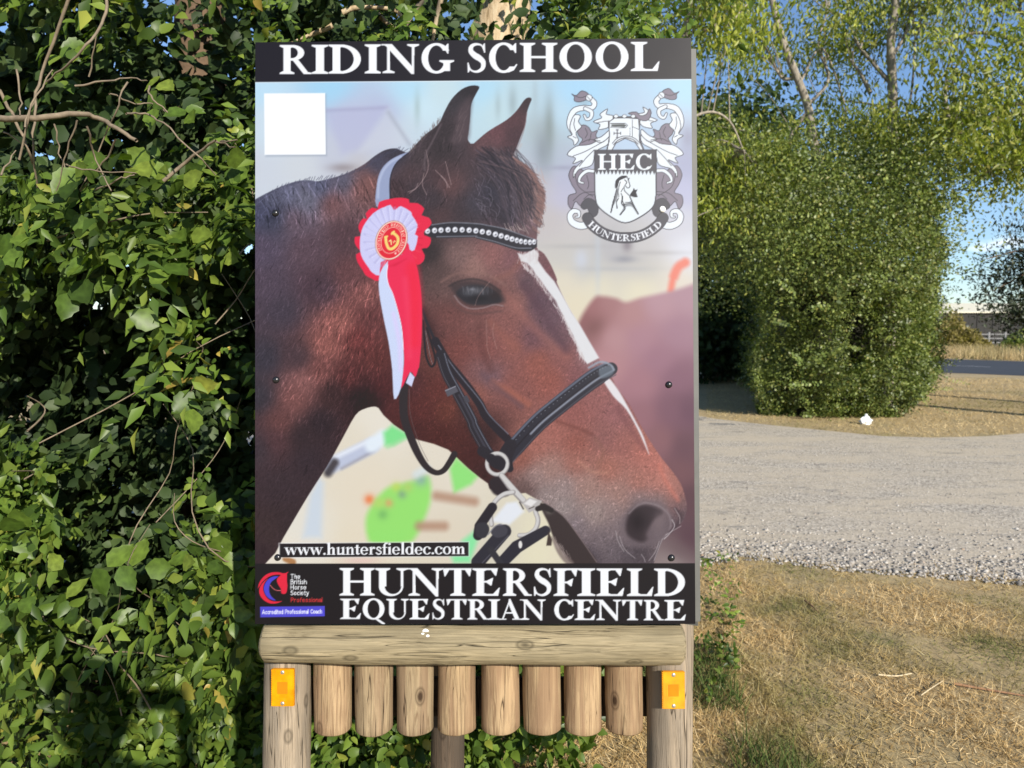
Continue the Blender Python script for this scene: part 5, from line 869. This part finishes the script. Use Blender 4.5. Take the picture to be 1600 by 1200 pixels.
# --- dark overhanging tree at the right
g = at(1690, 520, 15); C = np.vstack([region(60, 1545, 1720, 395, 480, 14, 16), region(40, 1580, 1740, 340, 420, 14, 16), region(16, 1560, 1620, 470, 508, 14.4, 15.4)]); C = C[noise3(C, 1.1) > -.45]
p_ = px_pts('1700,560 1695,480 1680,400 1690,300 1700,150', 15); p_ = np.vstack([[p_[0][0], 15, 0], p_]); tree('drooping_dark_tree', 'dark leaved drooping branches hanging in front of the distant shed', (p_[0][0], 15, 0), [(p_, np.linspace(.16, .1, len(p_)))] + [(px_pts(s_, 15), np.linspace(.03, .008, 11)) for s_ in ('1690,400 1620,420 1550,455', '1690,380 1600,390 1540,405', '1695,440 1620,460 1575,500')], M_bark, crown(C, 120, .6, .11, .045, 'dia', .5), M_fardark)
# ------------------------------------------------------------------ beyond the road
M_roof = plain('shed_roof', (.60, .57, .45), .6, 0, .06, 4); M_wall = plain('shaded_cladding', (.022, .021, .019), .9, 0, .1, 3); M_roof.node_tree.nodes['Principled BSDF'].inputs['Specular IOR Level'].default_value = 0  # wall colour darkened to stand for the shade on it
Yw = 95.; l0, l1 = at(1440, 500, Yw).x, at(1760, 500, Yw).x; ze = at(1550, 489, Yw).z; zr_ = at(1550, 475, Yw + 9).z
shed = tag(empty('farm_shed', ((l0 + l1) / 2, Yw, 0)), 'long low farm shed with cream roof and walls coloured dark for shade beyond the road', 'building'); cx = (l0 + l1) / 2
npan = 26
for k in range(npan):
    a, e = l0 + (l1 - l0) * k / npan, l0 + (l1 - l0) * (k + 1) / npan; bm = bmesh.new(); box_bm(bm, (a - cx + .03, -.06 if k % 2 else 0, 0), (e - cx - .03, .2, ze)); link('wall_panel', bm_mesh('wall_panel', bm), M_wall, shed)
for nm, (x0, x1, y0, y1) in dict(end_wall=(l0 - cx, l0 - cx + .2, .3, 18), rear_wall=(l0 - cx, l1 - cx, 17.8, 18)).items(): bm = bmesh.new(); box_bm(bm, (x0, y0, 0), (x1, y1, ze)); link(nm, bm_mesh(nm, bm), M_wall, shed)
for s_, (y0, y1) in ((0, (-.4, 9)), (1, (9, 18.4))):
    z0, z1 = (ze, zr_) if s_ == 0 else (zr_, ze); x0, x1 = l0 - cx - .4, l1 - cx + .4; ii = 3.2
    xa0, xa1, xb0, xb1 = (x0, x1, x0 + ii, x1 - ii) if s_ == 0 else (x0 + ii, x1 - ii, x0, x1)
    V = [(xa0, y0, z0), (xa1, y0, z0), (xb1, y1, z1), (xb0, y1, z1)]; V += [(x, y, z + .12) for x, y, z in V]
    link('roof_slope', mesh_np('roof', V, [[0, 1, 2, 3], [4, 7, 6, 5], [0, 4, 5, 1], [1, 5, 6, 2], [2, 6, 7, 3], [3, 7, 4, 0]], flat=True), M_roof, shed)
for x0, xi in ((l0 - cx - .4, l0 - cx + 2.8), (l1 - cx + .4, l1 - cx - 2.8)): link('roof_hip', mesh_np('hip', [(x0, -.4, ze + .125), (xi, 9, zr_ + .125), (x0, 18.4, ze + .125)], [[0, 1, 2]], flat=True), M_roof, shed)
# paddock fence
Yf = 70.; fx0, fx1 = at(1520, 530, Yf).x, at(1700, 530, Yf).x; fen = tag(empty('paddock_fence', (fx0, Yf, 0)), 'pale post and rail paddock fence in front of the dark shed', 'fence'); M_fen = plain('fence_paint', (.20, .20, .20), .8)
for k in range(8):
    x = (fx1 - fx0) * k / 7; bm = bmesh.new(); box_bm(bm, (x - .07, 0, 0), (x + .07, .14, 1.75), .01); link('fence_post', bm_mesh('fence_post', bm), M_fen, fen)
for z in (.7, 1.1, 1.5): bm = bmesh.new(); box_bm(bm, (0, -.05, z), (fx1 - fx0, -.005, z + .08), .01); link('fence_rail', bm_mesh('fence_rail', bm), M_fen, fen)
# golden shrub and small green bush
def shrub(name, label, px, py, Y, rx, rz, mat, n=9000):
    c = np.array(at(px, py, Y)); t = tag(empty(name, (c[0], Y, 0)), label, 'shrub'); d = rand_dir(n); d[:, 2] = np.abs(d[:, 2]); P = d * np.array((rx, rx * .8, rz)) * (1 + .16 * noise3(d, 2.4))[:, None] * U(.75, 1.05, n)[:, None]
    put('crown', leaves('dia', P, d + .6 * rng.normal(0, 1, d.shape), d + rng.normal(0, .6, d.shape), .24 * U(.6, 1.3, n), .16), mat, t, 'stuff'); put('stem', tubes([([(0, 0, 0), (.1, 0, rz * .8)], (.08, .04))], 7), M_bark, t)
shrub('golden_shrub', 'rounded golden brown shrub in front of the shed end', 1486, 515, 58, 1.9, 2.35, M_gold); shrub('golden_shrub', 'smaller straw coloured shrub at the foot of the golden shrub', 1520, 520, 58, 1.3, 1.3, M_gold, 5000); shrub('green_bush', 'low green bush growing in dry grass by the paddock fence', 1592, 540, 52, 1.5, 1.25, M_haw, 5000)
# ------------------------------------------------------------------ grass, straw, stones (uncountable)
def straw_mat(name, stops, rough=.8, green=None):
    m, n, b = mat_new(name); g = n.nodes.new('ShaderNodeNewGeometry'); c = ramp(n, g.outputs['Random Per Island'], stops)
    if green: c = mixc(n, ramp(n, noise(n, coords(n), green[1], 4), [(.47, (0, 0, 0)), (.63, (.85, .85, .85))]), c, green[0])
    n.links.new(c, b.inputs['Base Color']); b.inputs['Roughness'].default_value = rough; b.inputs['Specular IOR Level'].default_value = .2
    t = n.nodes.new('ShaderNodeBsdfTranslucent'); n.links.new(c, t.inputs[0]); ms = n.nodes.new('ShaderNodeMixShader'); ms.inputs[0].default_value = .25
    n.links.new(b.outputs[0], ms.inputs[1]); n.links.new(t.outputs[0], ms.inputs[2]); n.links.new(ms.outputs[0], n.nodes['Material Output'].inputs[0]); return m
M_straw = straw_mat('dry_grass', [(0, (.24, .15, .058)), (.4, (.50, .345, .145)), (.8, (.66, .49, .24)), (1, (.76, .62, .38))], .8, ((.105, .135, .035), 1.4))
M_fstraw = straw_mat('far_dry_grass', [(0, (.36, .26, .12)), (.6, (.54, .41, .205)), (1, (.66, .53, .30))], .8, ((.15, .15, .05), .3))
def blades(P, ln, wd, tilt):
    n = len(P); a = U(0, 6.283, n); e = np.clip(rng.normal(tilt, .35, n), .05, 1.5); A = np.stack([np.cos(a) * np.cos(e), np.sin(a) * np.cos(e), np.sin(e)], 1)
    return leaves('blade', P, A, rng.normal(0, 1, (n, 3)), ln * U(.5, 1.4, n), wd)
def scatter(n, x0, x1, y0, y1): return np.stack([U(x0, x1, n), U(y0, y1, n), np.full(n, .002)], 1)
near_y = lambda x: np.interp(x, [q[0] for q in trk], [q[1] for q in trk])
P = scatter(210000, -1.2, 5.0, 2.0, 5.6); P = P[(P[:, 1] < near_y(P[:, 0]) + .12 * rng.normal(0, 1, len(P)) + .05) & (P[:, 1] > 1.9) & (np.abs(P[:, 0]) < P[:, 1] * .95 + .5)]
dd = near_y(P[:, 0]) - P[:, 1]; P = P[U(0, 1, len(P)) < np.clip(.25 + dd * .9, 0, 1) * (.75 + .5 * noise3(P, 2.))]
put('verge_grass', join_vf([blades(P, .038, .0028, .4), blades(P[::6], .07, .003, .8), blades(scatter(14000, -.4, 1.1, 2.1, 3.3), .06, .003, .6)]), M_straw, None, 'stuff')['label'] = 'short dry straw coloured grass on the verge'
bx = [(p_[0], p_[1]) for p_ in far]; P = scatter(60000, 3., 17, 8.5, 25); th = P[:, 0] / P[:, 1]
fy = np.interp(P[:, 0], np.sort(far[:, 0]), far[np.argsort(far[:, 0]), 1]); P = P[(P[:, 1] > fy + .03) & (th > .27)]
rdy = n0.y + (P[:, 0] - n0.x) * (n1.y - n0.y) / (n1.x - n0.x); P = P[P[:, 1] < rdy - .1]
put('far_verge_grass', blades(P, .075, .008, .5), M_fstraw, None, 'stuff')['label'] = 'bleached dry grass between the clipped bush and the road'
P = scatter(26000, 14, 48, 37, 56); fyy = f0.y + (P[:, 0] - f0.x) * (f1_.y - f0.y) / (f1_.x - f0.x); P = P[P[:, 1] > fyy + 1.6]
put('tall_dry_grass', blades(P, .75, .035, 1.25), M_fstraw, None, 'stuff')['label'] = 'tall pale dry grass along the far side of the road'
M_green = straw_mat('green_grass', [(0, (.04, .065, .015)), (.6, (.08, .125, .03)), (1, (.14, .17, .05))])
P = scatter(9000, 10, 50, 30, 45); fyy = f0.y + (P[:, 0] - f0.x) * (f1_.y - f0.y) / (f1_.x - f0.x); P = P[(P[:, 1] > fyy + .1) & (P[:, 1] < fyy + 1.8)]
Pg = scatter(9000, -1., 1.15, 2.15, 3.3); Pg = Pg[(noise3(Pg, 2.2) > -.2) & (Pg[:, 0] < .75 + .25 * noise3(Pg, 3))]
put('green_grass', join_vf([blades(P, .2, .02, 1.1), blades(Pg, .12, .005, 1.)]), M_green, None, 'stuff')['label'] = 'green grass by the road edge and around the sign posts'
# loose stone along the near edge of the track
ico = bmesh.new(); bmesh.ops.create_icosphere(ico, subdivisions=1, radius=1); IV0 = np.array([v.co[:] for v in ico.verts]); IF0 = np.array([[v.index for v in f.verts] for f in ico.faces]); ico.free()
OV, OF = np.array([[1, 0, 0], [-1, 0, 0], [0, 1, 0], [0, -1, 0], [0, 0, 1], [0, 0, -1.]]), np.array([[0, 2, 4], [2, 1, 4], [1, 3, 4], [3, 0, 4], [2, 0, 5], [1, 2, 5], [3, 1, 5], [0, 3, 5]])
def stones(P, s, small=0):
    n = len(P); IV, IF = (OV, OF) if small else (IV0, IF0); sc = s[:, None, None] * U(.55, 1.1, (n, 1, 3)) * np.array((1, 1, .7)); V = IV[None] * sc * U(.8, 1.2, (n, len(IV), 1)); a = U(0, 6.28, n); c, s_ = np.cos(a)[:, None], np.sin(a)[:, None]
    V = np.stack([V[..., 0] * c - V[..., 1] * s_, V[..., 0] * s_ + V[..., 1] * c, V[..., 2]], -1) + P[:, None]; return V.reshape(-1, 3), (IF[None] + (np.arange(n) * len(IV))[:, None, None]).reshape(-1, 3)
M_stone = straw_mat('loose_stone', [(0, (.20, .185, .165)), (.35, (.36, .33, .295)), (.7, (.52, .48, .42)), (.95, (.58, .55, .50)), (1, (.42, .31, .22))], .85)
x = U(-3, 6, 9000); y = near_y(x) + np.abs(rng.normal(.08, .34, 9000)) * U(.4, 1.9, 9000) - .12; P1 = np.stack([x, y, np.full(9000, .006)], 1); P1 = P1[np.abs(P1[:, 0]) < P1[:, 1] * .8 + .6]; s1 = U(.004, .016, len(P1)) * np.where(U(0, 1, len(P1)) < .12, 1.5, 1)
P2 = scatter(14000, .2, 8, 4.6, 10); P2[:, 2] = .005; P2 = P2[(P2[:, 1] > near_y(P2[:, 0])) & (P2[:, 1] < np.interp(P2[:, 0], np.sort(far[:, 0]), far[np.argsort(far[:, 0]), 1]))]; s2 = .003 + .010 * U(0, 1, len(P2)) ** 3
put('loose_stones', join_vf([stones(P1, s1), stones(P2, s2, 1)]), M_stone, None, 'stuff')['label'] = 'pale loose stones along the near edge of the gravel track'
# weeds beside the right post
W0 = np.array(G(1120, 960)); wd_ = tag(empty('verge_weed', W0), 'small green weeds growing beside the right post of the sign', 'weed')
S = np.array([np.array(G(x, y)) for x, y in zip(U(1092, 1150, 60), U(880, 1110, 60))]) + np.array((0, 0, .03)); s5 = sprigs(S, rng.normal(0, .5, S.shape) + np.array((0, 0, .7)), .09, 5, .035, .02, 'ovate', face=(0, -.4, .9)); put('foliage', leaves('ovate', s5[0] - W0, *s5[1:]), M_hedge, wd_, 'stuff')
# fallen sticks, each a thing
M_stick = plain('dead_stick', (.26, .14, .07), .8, 0, .25, 60); M_pst = plain('straw_stick', (.55, .45, .28), .8, 0, .2, 60)
for s_, r_, mt, lb in (('1490,1073 1540,1082 1600,1092', .006, M_stick, 'reddish brown dead stick lying in the dry grass'), ('1372,1059 1400,1061 1424,1057', .004, M_pst, 'short pale stick lying flat in the dry grass'), ('1258,942 1268,950 1278,960', .006, M_stick, 'stubby grey brown stick lying near the gravel edge'), ('1438,1092 1455,1080 1474,1068', .003, M_pst, 'thin straw coloured stalk lying beside the reddish stick')):
    q = np.array([np.array(G(x, y)) + np.array((0, 0, .014)) for x, y in pts(s_)]); o = put('fallen_stick', tubes([(smooth_path(q, 4) - q[0], np.linspace(r_, r_ * .6, 9))], 7), mt, None); o.location = q[0]; tag(o, lb, 'stick')
# scrap of white litter under the bush
bm = bmesh.new(); bmesh.ops.create_icosphere(bm, subdivisions=3, radius=1)
for v in bm.verts: k_ = 1 + .35 * noise3(np.array([v.co[:]]), 2.6)[0]; v.co = Vector((v.co.x * .085 * k_, v.co.y * .07 * k_, max(v.co.z * .08 * k_ + .045, .0)))
o = link('litter_bag', bm_mesh('litter_bag', bm), plain('white_film', (.8, .8, .8), .35, 0, .05), None, G(1352, 663)); tag(o, 'crumpled white plastic litter at the foot of the clipped bush', 'litter')
# ------------------------------------------------------------------ the photographer, whose shadow falls on the hedge
def skin(name, verts, edges, root, sub, mat, parent):
    me = bpy.data.meshes.new(name); me.from_pydata([v[:3] for v in verts], edges, []); o = link(name, me, mat, parent)
    o.modifiers.new('skin', 'SKIN').use_smooth_shade = True; sm = o.modifiers.new('sub', 'SUBSURF'); sm.levels = sub; sm.render_levels = sub
    for i, v in enumerate(verts): d = me.skin_vertices[0].data[i]; d.radius = (v[3], v[4] if len(v) > 4 else v[3]); d.use_root = i == root
    return o
per = tag(empty('person', (.0, -.42, 0)), 'person in dark top and jeans holding a phone up with both hands', 'person')
M_top = plain('dark_cotton', (.03, .035, .05), .9); M_jean = plain('denim', (.04, .06, .11), .9); M_skin = plain('skin', (.45, .27, .19), .5); M_hair = plain('brown_hair', (.06, .035, .02), .6)
V = [(0, 0, .95, .15, .11), (0, 0, 1.15, .14, .10), (0, .0, 1.36, .17, .11), (0, .0, 1.49, .07, .06), (0, .01, 1.55, .055, .055), (0, .02, 1.63, .085, .095), (0, .02, 1.72, .075, .09)]
E_l = [(0, 1), (1, 2), (2, 3), (3, 4), (4, 5), (5, 6)]
for s in (-1, 1):
    k = len(V); V += [(s * .10, 0, .88, .085), (s * .12, .02, .50, .058), (s * .13, -.01, .09, .04), (s * .14, .05, .04, .045, .03), (s * .145, .15, .03, .035, .025)]; E_l += [(0, k), (k, k + 1), (k + 1, k + 2), (k + 2, k + 3), (k + 3, k + 4)]
    k = len(V); V += [(s * .19, 0, 1.42, .062), (s * .25, .06, 1.17, .045), (s * .115, .33, 1.38, .030), (s * .09, .375, 1.45, .032, .018)]; E_l += [(2, k), (k, k + 1), (k + 1, k + 2), (k + 2, k + 3)]
    for j in range(4): q = len(V); V += [(s * .088, .385 - .004 * j, 1.462 + .016 * j, .0085), (s * .079, .392, 1.468 + .018 * j, .008), (s * .072, .388, 1.47 + .018 * j, .007)]; E_l += [(k + 3, q), (q, q + 1), (q + 1, q + 2)]
    q = len(V); V += [(s * .082, .362, 1.462, .0095), (s * .066, .358, 1.475, .0085), (s * .054, .362, 1.487, .0075)]; E_l += [(k + 3, q), (q, q + 1), (q + 1, q + 2)]
body = skin('body', V, E_l, 0, 2, M_skin, per)
c_ = [(x, y, z, r_[0] * 1.12, (r_[1] if len(r_) > 1 else r_[0]) * 1.12) for x, y, z, *r_ in V[:4]]; c_ += [(s * a, y, z, r_) for s in (-1, 1) for a, y, z, r_ in ((.19, 0, 1.42, .072), (.25, .06, 1.17, .056), (.14, .28, 1.34, .042))]
skin('shirt', c_[:3] + c_[4:], [(0, 1), (1, 2), (2, 3), (3, 4), (4, 5), (2, 6), (6, 7), (7, 8)], 0, 2, M_top, per)
j_ = [(0, 0, .97, .155, .115)] + [(s * a, y, z, r_) for s in (-1, 1) for a, y, z, r_ in ((.10, 0, .88, .095), (.12, .02, .50, .068), (.13, -.01, .12, .055))]; skin('jeans', j_, [(0, 1), (1, 2), (2, 3), (0, 4), (4, 5), (5, 6)], 0, 2, M_jean, per)
bm = bmesh.new(); bmesh.ops.create_uvsphere(bm, u_segments=20, v_segments=12, radius=1)
for v in bm.verts: v.co = Vector((v.co.x * .095, v.co.y * .11 - .012, v.co.z * .10 + 1.71 + (-.09 * max(0, -v.co.y) if v.co.z < 0 else 0)))
bmesh.ops.delete(bm, geom=[v for v in bm.verts if v.co.y > .05 and v.co.z < 1.72], context='VERTS'); link('hair', bm_mesh('hair', bm, True), M_hair, per)
for s in (-1, 1): bm = bmesh.new(); bmesh.ops.create_icosphere(bm, subdivisions=2, radius=.011); link('eye', bm_mesh('eye', bm, True), M_blackpl, per, (s * .032, .103, 1.655))
bm = bmesh.new(); bmesh.ops.create_cone(bm, segments=10, radius1=.014, radius2=.005, depth=.045, cap_ends=True); no = link('nose', bm_mesh('nose', bm, True), M_skin, per, (0, .115, 1.635)); no.rotation_euler = (.35, 0, 0)
bm = bmesh.new(); box_bm(bm, (-.074, -.0135, CAM_H - .055), (.074, -.0055, CAM_H + .018), .003); ph = link('phone', bm_mesh('phone', bm), M_blackpl, None); tag(ph, 'black smartphone held level in both hands', 'phone')
